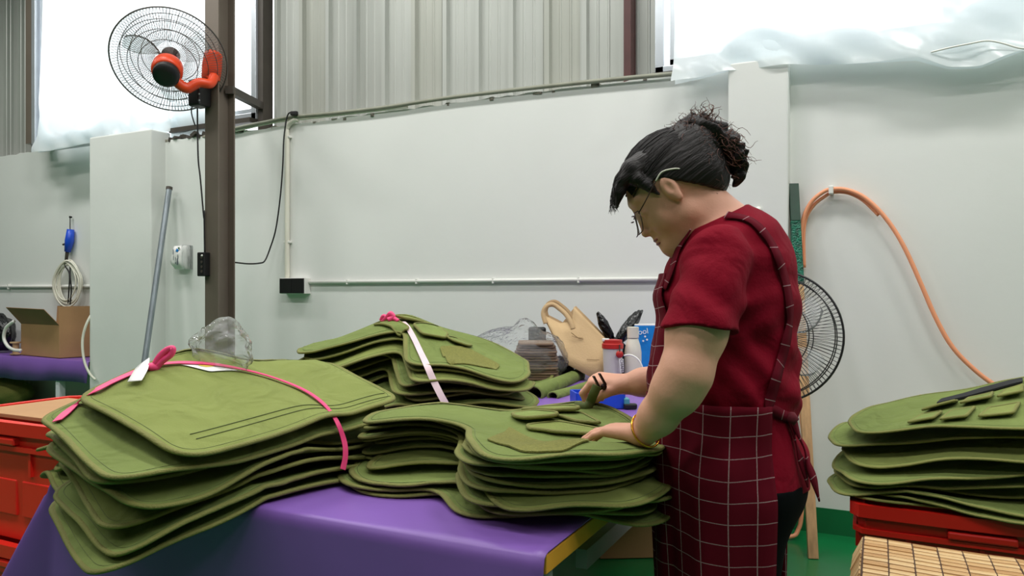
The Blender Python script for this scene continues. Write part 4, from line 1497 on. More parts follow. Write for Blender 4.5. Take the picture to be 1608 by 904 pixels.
# ------------------------------------------------------------------ signed-distance modelling
class SDF:
    def __init__(s, lo, hi, h):
        s.lo = np.array(lo, float); s.h = h
        s.n = np.ceil((np.array(hi) - s.lo) / h).astype(int) + 1
        s.f = np.full(tuple(s.n), .06, np.float32)

    def _sub(s, lo, hi):
        a = np.clip(np.floor((np.array(lo) - s.lo) / s.h).astype(int), 0, s.n - 1)
        b = np.clip(np.ceil((np.array(hi) - s.lo) / s.h).astype(int) + 1, 1, s.n)
        if (b <= a).any(): return None
        sl = tuple(slice(i, j) for i, j in zip(a, b))
        ax = [s.lo[k] + np.arange(a[k], b[k], dtype=np.float32) * s.h for k in range(3)]
        return sl, np.ix_(*ax)

    def _blend(s, sl, d, k):
        f = s.f[sl]
        if k > 0:
            hh = np.clip(.5 + .5 * (f - d) / k, 0, 1)
            s.f[sl] = f + (d - f) * hh - k * hh * (1 - hh)
        else:
            s.f[sl] = np.minimum(f, d)

    def cone(s, a, b, r1, r2, k=.02, cut=False):
        a, b = np.asarray(a, float), np.asarray(b, float)
        mrg = k + .03
        R = max(r1, r2) + mrg
        sub = s._sub(np.minimum(a, b) - R, np.maximum(a, b) + R)
        if sub is None: return s
        sl, (X, Y, Z) = sub
        ba = b - a
        l2 = ba @ ba + 1e-12
        t = np.clip(((X - a[0]) * ba[0] + (Y - a[1]) * ba[1] + (Z - a[2]) * ba[2]) / l2, 0, 1)
        d = np.sqrt((X - a[0] - t * ba[0]) ** 2 + (Y - a[1] - t * ba[1]) ** 2 + (Z - a[2] - t * ba[2]) ** 2) - (r1 + (r2 - r1) * t)
        if cut: s.f[sl] = np.maximum(s.f[sl], -d)
        else: s._blend(sl, d.astype(np.float32), k)
        return s

    def chain(s, pts, rs, k=.015):
        for i in range(len(pts) - 1):
            s.cone(pts[i], pts[i + 1], rs[i], rs[i + 1], k)
        return s

    def ell(s, c, r, R=None, k=.02, cut=False):
        """ellipsoid, R columns are its axes"""
        c, r = np.asarray(c, float), np.asarray(r, float)
        R = np.eye(3) if R is None else np.asarray(R, float)
        ext = np.sqrt(((R * r[None, :]) ** 2).sum(1)) + k + .03
        sub = s._sub(c - ext, c + ext)
        if sub is None: return s
        sl, (X, Y, Z) = sub
        q = [(X - c[0]) * R[0, i] + (Y - c[1]) * R[1, i] + (Z - c[2]) * R[2, i] for i in range(3)]
        k0 = np.sqrt((q[0] / r[0]) ** 2 + (q[1] / r[1]) ** 2 + (q[2] / r[2]) ** 2) + 1e-6
        k1 = np.sqrt((q[0] / r[0] ** 2) ** 2 + (q[1] / r[1] ** 2) ** 2 + (q[2] / r[2] ** 2) ** 2) + 1e-6
        d = (k0 * (k0 - 1) / k1).astype(np.float32)
        if cut: s.f[sl] = np.maximum(s.f[sl], -d)
        else: s._blend(sl, d, k)
        return s

    def plane(s, p, n, lo=None, hi=None, k=0):
        """keep the side opposite to n"""
        sub = s._sub(s.lo if lo is None else lo, s.lo + s.n * s.h if hi is None else hi)
        sl, (X, Y, Z) = sub
        n = np.asarray(n, float) / np.linalg.norm(n)
        d = (X - p[0]) * n[0] + (Y - p[1]) * n[1] + (Z - p[2]) * n[2]
        s.f[sl] = np.maximum(s.f[sl], d.astype(np.float32))
        return s

    def at(s, p):
        p = np.asarray(p, float)
        g = np.clip((p - s.lo) / s.h, 0, np.array(s.n) - 1.001)
        i = g.astype(int); u = g - i
        f = s.f
        o = 0
        for a in (0, 1):
            for b in (0, 1):
                for c in (0, 1):
                    w = (u[..., 0] if a else 1 - u[..., 0]) * (u[..., 1] if b else 1 - u[..., 1]) * (u[..., 2] if c else 1 - u[..., 2])
                    o = o + f[i[..., 0] + a, i[..., 1] + b, i[..., 2] + c] * w
        return o

    def grad(s, p):
        e = s.h
        p = np.asarray(p, float)
        g = np.array([s.at(p + e * np.eye(3)[i]) - s.at(p - e * np.eye(3)[i]) for i in range(3)])
        return g / (np.linalg.norm(g) + 1e-9)

    def ray(s, px, py, lo=1.0, hi=2.2):
        d = np.arange(lo, hi, .002)
        p = np.stack([(px - 804) / FPX * d, d, EYE - (py - 460) / FPX * d], -1)
        inb = ((p > s.lo + s.h) & (p < s.lo + (s.n - 2) * s.h)).all(1)
        v = np.where(inb, s.at(p), 1)
        k = np.where(v < 0)[0]
        return p[k[0]] if len(k) else None

    def mesh(s):
        f = s.f
        f[0], f[-1], f[:, 0], f[:, -1], f[:, :, 0], f[:, :, -1] = .05, .05, .05, .05, .05, .05
        sg = f < 0
        cnt = np.zeros(tuple(s.n - 1), np.int8)
        cor = [(a, b, c) for a in (0, 1) for b in (0, 1) for c in (0, 1)]
        nx, ny, nz = s.n
        for a, b, c in cor:
            cnt += sg[a:nx - 1 + a, b:ny - 1 + b, c:nz - 1 + c]
        I = np.argwhere((cnt > 0) & (cnt < 8))
        idx = np.full(tuple(s.n - 1), -1, np.int32)
        idx[I[:, 0], I[:, 1], I[:, 2]] = np.arange(len(I))
        val = np.stack([f[I[:, 0] + a, I[:, 1] + b, I[:, 2] + c] for a, b, c in cor], 1)
        acc = np.zeros((len(I), 3)); num = np.zeros(len(I))
        ci = {q: i for i, q in enumerate(cor)}
        for q in cor:
            for ax in range(3):
                if q[ax] == 0:
                    q2 = list(q); q2[ax] = 1
                    v0, v1 = val[:, ci[q]], val[:, ci[tuple(q2)]]
                    m = (v0 < 0) != (v1 < 0)
                    t = np.where(m, v0 / np.where(m, v0 - v1, 1), 0)
                    pos = np.tile(np.array(q, float), (len(I), 1)); pos[:, ax] = t
                    acc += pos * m[:, None]; num += m
        V = s.lo + (I + acc / num[:, None]) * s.h
        F = []
        for ax in range(3):
            o1, o2 = (ax + 1) % 3, (ax + 2) % 3
            sl0 = [slice(None)] * 3; sl1 = [slice(None)] * 3
            sl0[ax] = slice(0, -1); sl1[ax] = slice(1, None)
            ch = np.argwhere(sg[tuple(sl0)] != sg[tuple(sl1)])
            ch = ch[(ch[:, o1] > 0) & (ch[:, o2] > 0)]
            e1 = np.zeros(3, int); e1[o1] = 1
            e2 = np.zeros(3, int); e2[o2] = 1
            quad = np.stack([idx[tuple((ch - e1 - e2).T)], idx[tuple((ch - e2).T)], idx[tuple(ch.T)], idx[tuple((ch - e1).T)]], 1)
            inside0 = sg[tuple(ch.T)]
            quad[~inside0] = quad[~inside0][:, ::-1]
            F.append(quad)
        return V, np.vstack(F)


def sdf_obj(name, sd, m, parent=None, world=False, jitter=None):
    V, F = sd.mesh()
    if jitter is not None:
        V = jitter(V)
    W = V if world else c2w(V)
    me = bpy.data.meshes.new(name)
    me.vertices.add(len(W)); me.vertices.foreach_set('co', W.astype(np.float32).ravel())
    me.loops.add(F.size); me.loops.foreach_set('vertex_index', F.astype(np.int32).ravel())
    me.polygons.add(len(F)); me.polygons.foreach_set('loop_start', np.arange(0, F.size, 4, dtype=np.int32))
    me.polygons.foreach_set('use_smooth', np.ones(len(F), bool))
    me.materials.append(m)
    me.update(calc_edges=True)
    me.validate()
    return link(bpy.data.objects.new(name, me), parent)

# ------------------------------------------------------------------ things at the back of the cutting table
TT = TZ + .0035


def blob_bag(name, c, r, R, m, label, cat, seed, amp=.25, peaks=(), parent=None):
    """crumpled bag: displaced icosphere"""
    bm = bmesh.new()
    bmesh.ops.create_icosphere(bm, subdivisions=4, radius=1)
    rnd = random.Random(seed)
    K = [(Vector((rnd.uniform(-1, 1), rnd.uniform(-1, 1), rnd.uniform(-1, 1))).normalized() * rnd.uniform(2, 8), rnd.uniform(0, 6.28)) for _ in range(9)]
    c = Vector(c)
    for v in bm.verts:
        p = v.co.copy()
        s_ = 1 + amp * sum(abs(math.sin(k.dot(p) + ph)) - .6 for k, ph in K) / 4
        for d, a, w in peaks:
            s_ += a * max(0, p.dot(Vector(d).normalized())) ** w
        q = p * s_
        q = Vector((q.x * r[0], q.y * r[1], q.z * r[2]))
        if q.z < -r[2] * .82: q.z = -r[2] * .82
        v.co = c + (R @ q if R is not None else q)
    me = bpy.data.meshes.new(name)
    bm.to_mesh(me); bm.free()
    me.polygons.foreach_set('use_smooth', [True] * len(me.polygons))
    me.materials.append(m)
    o = link(bpy.data.objects.new(name, me), parent)
    if label: tag(o, label, cat)
    return o


RZ = Matrix.Rotation(YAW, 3, 'Z')
# wrapped stack of brown sheets
wb = on_z(842, 589, TT)
bw = P(842, 560, 3.70)
bc = Vector((bw.x, bw.y, TT))
nst = 15
stack = thing('sheet_stack', 'stack of grey brown sheets in clear plastic at the back of the table', 'fabric stack', bc)
rnd = random.Random(2)
for k in range(nst):
    wdt = .205 - .05 * max(0, (k - 9) / 6) ** 2
    pts = round_poly([(-wdt / 2, -.13), (wdt / 2, -.13), (wdt / 2, .13), (-wdt / 2, .13)], .03, .03)
    z0 = TT + .006 + k * .0128
    ox, oy = rnd.uniform(-.006, .006), rnd.uniform(-.006, .006)
    pp_ = [bc + RZ @ Vector((x + ox, y + oy, 0)) for x, y in pts]
    MB().prism([(q.x, q.y, z0) for q in pp_], (0, 0, .0105)).build('folded_sheet', mat('grey_brown_sheet', ('#77604f', '#66503f', '#836b58')[k % 3], .8, .12, 20) if k < 3 else bpy.data.materials['grey_brown_sheet' + ('' if k % 3 == 0 else '.00%d' % (k % 3))], stack, bevel=.002)
blob_bag('plastic_bag', bc + RZ @ Vector((-.03, 0, .115)), (.19, .16, .125), RZ, M['clear2'], 'clear plastic bag wrapped round the grey brown sheet stack', 'plastic bag', 5, .22, (((-1, .2, .1), .75, 5), ((-.6, 0, .9), .3, 6), ((-.05, .3, 1), .55, 30), ((-.9, 0, -.2), .35, 6)))
# loose clear bag behind the big pile
lb = p1.hit(340, 582) or P(340, 582, 2.2)
lb = lb + Vector((-SA, CA, 0)) * .05 + Vector((0, 0, .048))
blob_bag('plastic_bag', lb, (.062, .055, .062), RZ, M['clear'], 'clear crumpled plastic bag lying on the back of the pink-ribboned pile', 'plastic bag', 11, .30, (((.15, 0, 1), .30, 8), ((-1, 0, .1), .35, 6), ((.5, 0, -1), .3, 4)))

# tan tote bag leaning
tbg = P(922, 584, 3.72)
tote = thing('tote_bag', 'tan fabric tote bag tilted on the table behind the scissors hand', 'bag', (tbg.x, tbg.y, TT))
F0 = {'bl': (893, 574, 3.70), 'br': (948, 588, 3.66), 'tr': (961, 541, 3.74), 'pk': (901, 481, 3.82), 'nt': (898, 505, 3.80), 'mid': (880, 507, 3.82), 'tl': (853, 494, 3.86)}
Fp = {k: P(*v) for k, v in F0.items()}
Fp['bl'].z = max(Fp['bl'].z, TT + .012); Fp['br'].z = TT + .002
dep = RZ @ Vector((.02, .11, .0))
def sheet(pts, name, m, th=.004, sub=0):
    bm = bmesh.new()
    vs = [bm.verts.new(q) for q in pts]
    bm.faces.new(vs)
    bmesh.ops.triangulate(bm, faces=bm.faces[:])
    for _ in range(2):
        bmesh.ops.subdivide_edges(bm, edges=bm.edges[:], cuts=1, use_grid_fill=True)
    n_ = (pts[1] - pts[0]).cross(pts[2] - pts[0]).normalized()
    for v in bm.verts:
        v.co += n_ * .004 * math.sin(v.co.x * 40 + v.co.z * 31)
    me = bpy.data.meshes.new(name); bm.to_mesh(me); bm.free()
    me.polygons.foreach_set('use_smooth', [True] * len(me.polygons))
    me.materials.append(m)
    o = link(bpy.data.objects.new(name, me), tote)
    md = o.modifiers.new('thick', 'SOLIDIFY'); md.thickness = th; md.offset = 0
    return o
order = ['bl', 'br', 'tr', 'pk', 'nt', 'mid', 'tl']
sheet([Fp[k] for k in order], 'front_panel', M['kraft'])
Bp = {k: v + dep for k, v in Fp.items()}
sheet([Bp[k] for k in ('bl', 'br', 'tr', 'pk', 'mid', 'tl')], 'back_panel', M['kraft_shaded'])
sheet([Fp['bl'], Fp['br'], Bp['br'], Bp['bl']], 'base', M['kraft_shaded'])
sheet([Fp['bl'], Fp['tl'], Bp['tl'], Bp['bl']], 'gusset', M['kraft_shaded'])
sheet([Fp['br'], Fp['tr'], Bp['tr'], Bp['br']], 'gusset', M['kraft_shaded'])
hn = [P(857, 508, 3.83), P(853, 492, 3.84), P(858, 481, 3.84), P(868, 478, 3.84), P(878, 484, 3.83), P(889, 494, 3.81), P(897, 507, 3.79), P(900, 516, 3.78)]
cdir = -Vector(c2w(arr(0, 1, 0)))
MB().ribbon(smooth_path(hn, 6), [cdir] * (7 * 6 + 1), .024, .003).build('handle', M['kraft'], tote, True)
hn2 = [q + dep * .8 + Vector((0, 0, .012)) for q in hn]
MB().ribbon(smooth_path(hn2, 6), [cdir] * (7 * 6 + 1), .024, .003).build('handle', M['kraft_shaded'], tote, True)
def print_line(px, d, w, name='print'):
    return MB().tube([P(a, b, d) for a, b in px], w, 4).build(name, M['print_brown'], tote)
print_line([(897, 522), (903, 527), (909, 531), (916, 532)], 3.745, .002)
print_line([(898, 527), (905, 530), (915, 530)], 3.745, .0015)
print_line([(921, 564), (933, 565), (941, 565)], 3.675, .0018)
print_line([(922, 566.5), (938, 567)], 3.675, .0012)

# black box standing behind the tote
q = P(849, 560, 3.86)
tag(MB().box((q.x - .02, q.y, TT + .13), (.09, .07, .26), YAW).build('black_case', M['black'], bevel=.01), 'black case standing between the plastic bundle and tan tote bag', 'case')
q = P(868, 580, 3.80)  # black lump filling the dark spot below the tote
blob_bag('black_lump', (q.x + .02, q.y + .02, TT + .052), (.085, .05, .062), RZ, M['black_bag'], 'black pouch under the leaning tan tote bag', 'lump', 3, .12)

# tumbler with red lid
q = P(962, 585, 3.60)
R3 = Matrix.Identity(3)
cup = thing('tumbler', 'frosted tumbler with a red lid beside the tan tote bag', 'cup', (q.x, q.y, TT))
hh = P(962, 547, 3.60).z - TT
MB().lathe([(.036, 0), (.042, .004), (.048, hh), (.046, hh), (.040, .006)], (q.x, q.y, TT), 28).build('body', M['cup_grey'], cup, True, sharp=40)
MB().lathe([(.047, 0), (.052, .002), (.052, .022), (.047, .026), (.046, .042), (.02, .045)], (q.x, q.y, TT + hh), 28).build('lid', M['cup_red'], cup, True, sharp=40)
MB().box((q.x - .028, q.y - .02, TT + hh + .042), (.034, .03, .014), YAW).build('spout', M['white_pvc'], cup, bevel=.003)
MB().lathe([(.016, -.004), (.018, 0), (.016, .004)], P(973, 556, 3.545), 14, rot_to(cdir)).build('tag_disc', M['cup_red'], cup, True)
MB().tube([P(973, 541, 3.55), P(973, 551, 3.54)], .003, 6).build('tag_cord', M['black_rubber'], cup)
tagp = [P(972, 564, 3.54), P(979, 563, 3.54), P(980, 584, 3.54), P(974, 585, 3.54)]
tg_ = MB().prism(tagp, -cdir * .002).build('tag', M['paper'], cup)
def text_obj(body, loc, size, R, m, parent, name='lettering'):
    cu = bpy.data.curves.new(name, 'FONT')
    cu.body = body; cu.size = size; cu.align_x = 'CENTER'; cu.align_y = 'CENTER'; cu.extrude = .0003
    o = bpy.data.objects.new(name, cu)
    COL.objects.link(o)
    dg = bpy.context.evaluated_depsgraph_get()
    me = bpy.data.meshes.new_from_object(o.evaluated_get(dg))
    bpy.data.objects.remove(o)
    me.transform(Matrix.Translation(loc) @ R.to_4x4())
    me.materials.append(m)
    return link(bpy.data.objects.new(name, me), parent)
facing = Matrix((Vector((CA, SA, 0)), Vector((0, 0, 1)), cdir)).transposed()
text_obj('CHAFE', P(976.5, 574, 3.537), .020, facing @ Matrix.Rotation(-math.pi / 2 + .08, 3, 'Z'), M['black'], tg_)

# cream bottle
q = P(994, 585, 3.62)
bot_ = thing('bottle', 'cream bottle with a square cap behind the forearm', 'bottle', (q.x, q.y, TT))
zt_ = P(994, 513, 3.62).z - TT
MB().lathe([(.034, 0), (.040, .004), (.041, .04), (.041, zt_ * .55), (.036, zt_ * .66), (.028, zt_ * .76), (.026, zt_ * .79)], (q.x, q.y, TT), 28).build('body', M['cream'], bot_, True, sharp=50)
MB().lathe([(.024, 0), (.024, .006)], (q.x, q.y, TT + zt_ * .785), 24).build('seal_ring', M['steel_pole'], bot_, True, sharp=40)
MB().lathe([(.026, 0), (.028, .002), (.028, zt_ * .195), (.024, zt_ * .2)], (q.x, q.y, TT + zt_ * .80), 24).build('cap', M['cream'], bot_, True, sharp=40)
# white cord and little white box in front of them
tag(MB().tube(smooth_path([P(980, 558, 3.5), P(990, 557, 3.48), P(1000, 562, 3.46), P(1006, 570, 3.45), P(1010, 582, 3.44), Vector((P(1014, 590, 3.4).x, P(1014, 590, 3.4).y, TT + .004))], 6), .004, 6).build('charger_cable', M['white_pvc'], smooth=True), 'white cord looping in front of the cream bottle', 'cord')
q = P(968, 588, 3.42)
tag(MB().box((q.x, q.y, TT + .016), (.055, .03, .03), YAW).build('white_adapter', M['white_pvc'], bevel=.008), 'small white adapter in front of the red-lidded tumbler', 'adapter')
# bright blue packet
q = P(1017, 585, 3.80)
pk_ = thing('blue_packet', 'bright blue packet standing behind the cream bottle', 'packet', (q.x, q.y, TT))
z1_ = P(1012, 510, 3.80).z
MB().box((q.x, q.y, (TT + z1_) / 2), (.14, .06, z1_ - TT), YAW).build('packet', M['light_blue'], pk_, bevel=.004)
MB().box((q.x, q.y, z1_ - .001), (.138, .058, .012), YAW).build('top_seal', M['paper'], pk_, bevel=.002)
text_obj('ool', P(1010, 520.5, 3.76), .040, facing @ Matrix.Rotation(.15, 3, 'Z'), M['paper'], pk_)
for (a, b) in ((1013, 528), (1016, 533), (1010, 535)):
    MB().lathe([(.005, 0), (.005, .0015)], P(a, b, 3.762), 8, rot_to(cdir)).build('white_dot', M['paper'], pk_)
# black polythene bag ears behind
q = P(972, 580, 3.84)
bg_ = thing('black_bag', 'black polythene bag with two knotted ears behind the tumbler', 'bag', (q.x, q.y, TT))
blob_bag('bag_body', (q.x, q.y, TT + .075), (.055, .04, .085), RZ, M['black_bag'], None, None, 8, .2, (((0, 0, 1), .3, 3),), bg_)
def ear(a, b, r, seed):
    a, b = P(*a), P(*b)
    blob_bag('ear', (a + b) / 2, (r[0], r[1], (b - a).length / 2), rot_to(b - a), M['black_bag'], None, None, seed, .25, (((0, 0, 1), .1, 3),), bg_)
ear((962, 536, 3.84), (940, 494, 3.84), (.030, .025), 13)
ear((968, 540, 3.84), (1004, 490, 3.84), (.044, .03), 15)
blob_bag('knot', P(966, 540, 3.83), (.03, .025, .035), RZ, M['black_bag'], None, None, 17, .2, (), bg_)

# blue scissors tray, white ball, rolled panels on the table
q = on_z(938, 640, TT)
tr = thing('blue_tray', 'glossy blue plastic tray on the table behind the woman\'s right hand', 'tray', (q.x, q.y, TT))
MB().box((q.x, q.y, TT + .004), (.185, .10, .006), YAW + .15).build('base', M['blue'], tr, bevel=.002)
for dx, dy, sx, sy in ((0, -.05, .185, .006), (0, .05, .185, .006), (-.0925, 0, .006, .1), (.0925, 0, .006, .1)):
    R_ = Matrix.Rotation(YAW + .15, 3, 'Z')
    d_ = R_ @ Vector((dx, dy, 0))
    MB().box((q.x + d_.x, q.y + d_.y, TT + .034), (sx, sy, .062), YAW + .15).build('side', M['blue'], tr, bevel=.002)
MB().box(q + RZ @ Vector((.105, -.03, .022)), (.02, .05, .04), YAW).build('teal_insert', mat('teal_plastic', '#4f9fa8', .4), tr, bevel=.003)
q2 = on_z(968, 640, TT)
tag(MB().box((q2.x + .06, q2.y - .02, TT + .013), (.05, .03, .02), YAW).build('black_clip', M['black'], bevel=.005), 'small black clip beside the blue tray', 'clip')
q = on_z(1018, 622, TT)
tag(MB().lathe([(.0, 0), (.03, .001), (.036, .012), (.026, .026), (.004, .031)], (q.x, q.y, TT), 24, Matrix.Diagonal((1.5, 1, 1))).build('white_dish', M['white_pvc'], smooth=True), 'white rounded gadget on the purple cloth near her forearm', 'gadget')


def roll(label, a, b, w, flat, seed, nm='vest_panel'):
    """loosely rolled panel lying from a to b"""
    a, b = Vector(a), Vector(b)
    ax = (b - a).normalized(); sd = ax.cross(Vector((0, 0, 1))).normalized()
    v, f = [], []
    n1_, n2_ = 26, 14
    for j in range(n2_):
        s_ = j / (n2_ - 1)
        for i in range(n1_):
            t = i / (n1_ - 1)
            ang = t * 4.2 - .5
            rr = w * (1 - .10 * t) * (1 + .05 * math.sin(5 * s_ + seed))
            y_ = -math.cos(ang) * rr if t < .85 else -math.cos(ang) * rr
            z_ = (math.sin(ang) + .55) * rr * flat
            c = a + (b - a) * s_
            v.append(c + sd * y_ + Vector((0, 0, max(0.004, z_))))
    for j in range(n2_ - 1):
        for i in range(n1_ - 1):
            q_ = j * n1_ + i
            f.append((q_, q_ + 1, q_ + n1_ + 1, q_ + n1_))
    o = mesh_obj(nm, v, f, M['olive_b'], None, True)
    md = o.modifiers.new('thick', 'SOLIDIFY'); md.thickness = .006; md.offset = 1
    return tag(o, label, 'fabric panel', 'loose olive panels behind the piles')


ra, rb = on_z(838, 626, TT), on_z(908, 594, TT)
roll('olive panel rolled up on the table beside the blue tray', ra, rb, .034, .9, 1)
ra, rb = on_z(868, 626, TT), on_z(925, 608, TT)
roll('thin olive rolled strip lying just left of the blue tray', ra, rb, .020, .8, 2)
pl = Pile(-1.7, -.3, 1.9, 3.9, on_table)
ptsx = [on_z(a, b, TT) for a, b in ((812, 604), (880, 588), (884, 592), (842, 622), (816, 620))]
panel(pl, [(q.x, q.y) for q in ptsx], .02, 'flat olive panel end lying behind the domed pile, under the bundle', 'loose olive panels behind the piles', seed=4, t=.008, slope=.3, lift=.03)

# cardboard box under the table
q = on_z(995, 877, 0)
ub = thing('cardboard_box', 'closed cardboard box on the green floor under the cutting table', 'box', (q.x, q.y + .15, 0))
xa, xb = on_z(942, 874, 0).x, on_z(1048, 881, 0).x
yy = q.y
cx_ = (P(942, 875, 3.36) + P(1048, 879, 3.31)) / 2
Rb = YAW + .06
ctr = Vector((cx_.x, cx_.y, 0)) + Matrix.Rotation(Rb, 3, 'Z') @ Vector((0, .16, 0))
MB().box((ctr.x, ctr.y, .145), (.302, .32, .285), Rb).build('body', M['carton'], ub, bevel=.004)
for sgn in (-1, 1):
    d_ = Matrix.Rotation(Rb, 3, 'Z') @ Vector((0, sgn * .081, 0))
    MB().box((ctr.x + d_.x, ctr.y + d_.y, .2895), (.302, .158, .004), Rb).build('flap', M['carton'], ub)
MB().box((ctr.x, ctr.y, .293), (.30, .05, .002), Rb).build('tape', M['kraft'], ub)

# ------------------------------------------------------------------ left: black bag, spool, cable, sack below the side table
q = on_y(2, 535, 4.10)
blob_bag('black_bag', (q.x - .06, q.y, LZ + .004 + .17), (.20, .12, .19), None, M['black_bag'], 'black bag on the side table left of the cardboard box', 'bag', 23, .2)
q = on_y(27, 545, 3.98)
tag(MB().lathe([(.04, 0), (.045, .004), (.045, .012), (.025, .016), (.025, .10), (.045, .104), (.045, .115)], (q.x - .02, q.y, LZ + .004), 20).build('thread_spool', M['ply'], smooth=True, sharp=40), 'small brown thread spool between the black bag and cardboard box', 'spool')
pts = [on_y(22, 504, 3.93), on_y(10, 514, 3.92), on_y(6, 530, 3.92), on_y(12, 543, 3.92), on_y(22, 549, 3.92), on_y(33, 550, 3.93)]
zmn = LZ + .02
pts = [Vector((p.x, p.y, max(p.z, zmn))) for p in pts]
tag(MB().tube(smooth_path(pts, 6), .014, 8).build('white_tube', M['white_pvc'], smooth=True), 'thick white tube curving in front of the black bag', 'hose')
pts = [on_y(147, 488, 3.90), on_y(136, 508, 3.85), on_y(130, 530, 3.83), on_y(130, 552, 3.82), on_y(134, 572, 3.82), on_y(142, 588, 3.83), on_y(150, 596, 3.845)]
tag(MB().tube(smooth_path(pts, 6), .010, 8).build('cream_cable', M['cream_pvc'], smooth=True), 'cream cable hanging down past the cardboard box at the left pier', 'cable')
q = on_y(8, 622, 4.08)
blob_bag('olive_sack', (q.x, q.y, .285), (.34, .16, .13), None, M['velcro'], 'olive sack lying on the dark box under the side table', 'sack', 31, .10)
MBs = thing('storage_box', 'dark storage box on the floor under the left side table', 'box', (-7.4, 4.1, 0))
MB().box2((-8.35, 3.99, 0), (-6.2, 4.20, .17)).build('body', M['dark_lining'], MBs, bevel=.01)

# ------------------------------------------------------------------ pedestal fan behind the woman
D2 = 2.62
fc2 = P(1212, 527, D2)
pf = thing('pedestal_fan', 'black pedestal fan standing behind the woman by the right wall', 'fan', (fc2.x, fc2.y + .12, 0))
ax2 = (Vector((0, 0, EYE)) - fc2).normalized()
ax2 = (ax2 + Vector((CA, SA, 0)) * -.18 + Vector((0, 0, .08))).normalized()
Rp = rot_to(ax2)
fan_guard(pf, fc2, Rp, .232, .075, (.56, .90), 100, .0020, M['wire_black'], .05, spoke_r=.0011)
MB().lathe([(.05, -.004), (.046, .004), (.02, .007)], fc2 + ax2 * .075, 24, Rp).build('badge', M['black'], pf, True)
blades(pf, fc2, Rp, .19, 5, M['blade'])
bk = fc2 - ax2 * .06
MB().lathe([(.06, 0), (.068, .02), (.066, .10), (.05, .14), (.02, .15)], bk, 28, rot_to(-ax2)).build('motor', M['black'], pf, True, sharp=40)
px0, py0 = fc2.x, fc2.y + .12
MB().tube([(px0, py0, .03), (px0, py0, fc2.z - .06)], .016, 12).build('pole', M['steel_pole'], pf, True)
MB().box((px0, py0, fc2.z - .07), (.06, .09, .09)).build('neck', M['black'], pf, bevel=.012)
MB().lathe([(.20, 0), (.205, .012), (.17, .03), (.04, .045), (.025, .10)], (px0, py0, 0), 36).build('base', M['black'], pf, True, sharp=40)

# plywood back rest behind the right crate pile
q0 = P(1438, 690, 3.30); q1 = P(1438, 618, 3.30); q2 = P(1530, 618, 3.18)
e_ = (q2 - q1); e_.z = 0
ch = thing('plywood_chair', 'chair with a rounded plywood back behind the right crate', 'chair', (q0.x + .2, q0.y - .05, 0))
ex = e_.normalized(); zt2 = q1.z
pl_ = round_poly([(0, zt2 - .30), (.34, zt2 - .30), (.34, zt2), (0, zt2)], .03, .03)
MB().prism([Vector((q0.x, q0.y, 0)) + ex * a + Vector((0, 0, b)) for a, b in pl_], ex.cross(Vector((0, 0, 1))) * -.014).build('backrest', M['ply'], ch, bevel=.002)
for a in (.03, .31):
    p_ = Vector((q0.x, q0.y, 0)) + ex * a - ex.cross(Vector((0, 0, 1))) * .028
    MB().tube([Vector((p_.x, p_.y, 0)), Vector((p_.x, p_.y, zt2 - .05))], .012, 8).build('leg', M['dark_steel'], ch, True)
MB().box(on_y(1410, 651, 3.985), (.05, .03, .035)).build('wall_switch', M['white_pvc'], None, bevel=.004)
tag(bpy.data.objects['wall_switch'], 'small white box on the wall behind the right pile', 'switch')

# ------------------------------------------------------------------ bamboo mat on a stool, bottom right
SZ = .50
e1 = Vector((1, 0, 0)); 
c0 = on_z(1357, 843, SZ + .012)
stl = thing('bamboo_stool', 'stool at the lower right covered with a bamboo slat mat', 'stool', (c0.x + .26, c0.y - .24, 0))
cwid, rdep = .058, .0285
ncol, nrow = 8, 13
x0_, y1_ = c0.x, c0.y
MB().box2((x0_ - .008, y1_ - nrow * rdep - .01, SZ - .05), (x0_ + ncol * cwid - .01, y1_ - .02, SZ - .004)).build('seat', M['dark_lining'], stl, bevel=.02)
for a in (x0_ + .05, x0_ + ncol * cwid - .07):
    for b in (y1_ - .08, y1_ - nrow * rdep + .05):
        MB().tube([(a, b, 0), (a, b, SZ - .05)], .016, 10).build('leg', M['dark_steel'], stl, True)
bm = bmesh.new()
bmesh.ops.create_cube(bm, size=1)
bmesh.ops.scale(bm, vec=(cwid - .003, rdep - .002, .010), verts=bm.verts)
bmesh.ops.bevel(bm, geom=[e for e in bm.edges if abs((e.verts[0].co - e.verts[1].co).x) > .01], offset=.0035, segments=2, affect='EDGES')
sl_me = bpy.data.meshes.new('bamboo_slat'); bm.to_mesh(sl_me); bm.free()
sl_me.materials.append(M['bamboo'])
rnd = random.Random(8)
matp = MB()


def mat_surf(u, v):
    """u across, v from the far edge towards the viewer: the mat sags over the seat edge"""
    z = SZ + .010
    x = x0_ + u
    if u < .0:
        z += -(.95 * -u); x = x0_ + u * .45
    R_ = ncol * cwid
    if u > R_ - .11:
        q = u - (R_ - .11)
        z -= 1.6 * q * q
    yy_ = y1_ - v
    if v < .03: z -= (.03 - v) ** 2 * 8
    z += .006 * math.sin(3.1 * v / .37 * 1.0 + .3) + .004 * math.sin(9 * u + 2)
    return Vector((x, yy_, z))


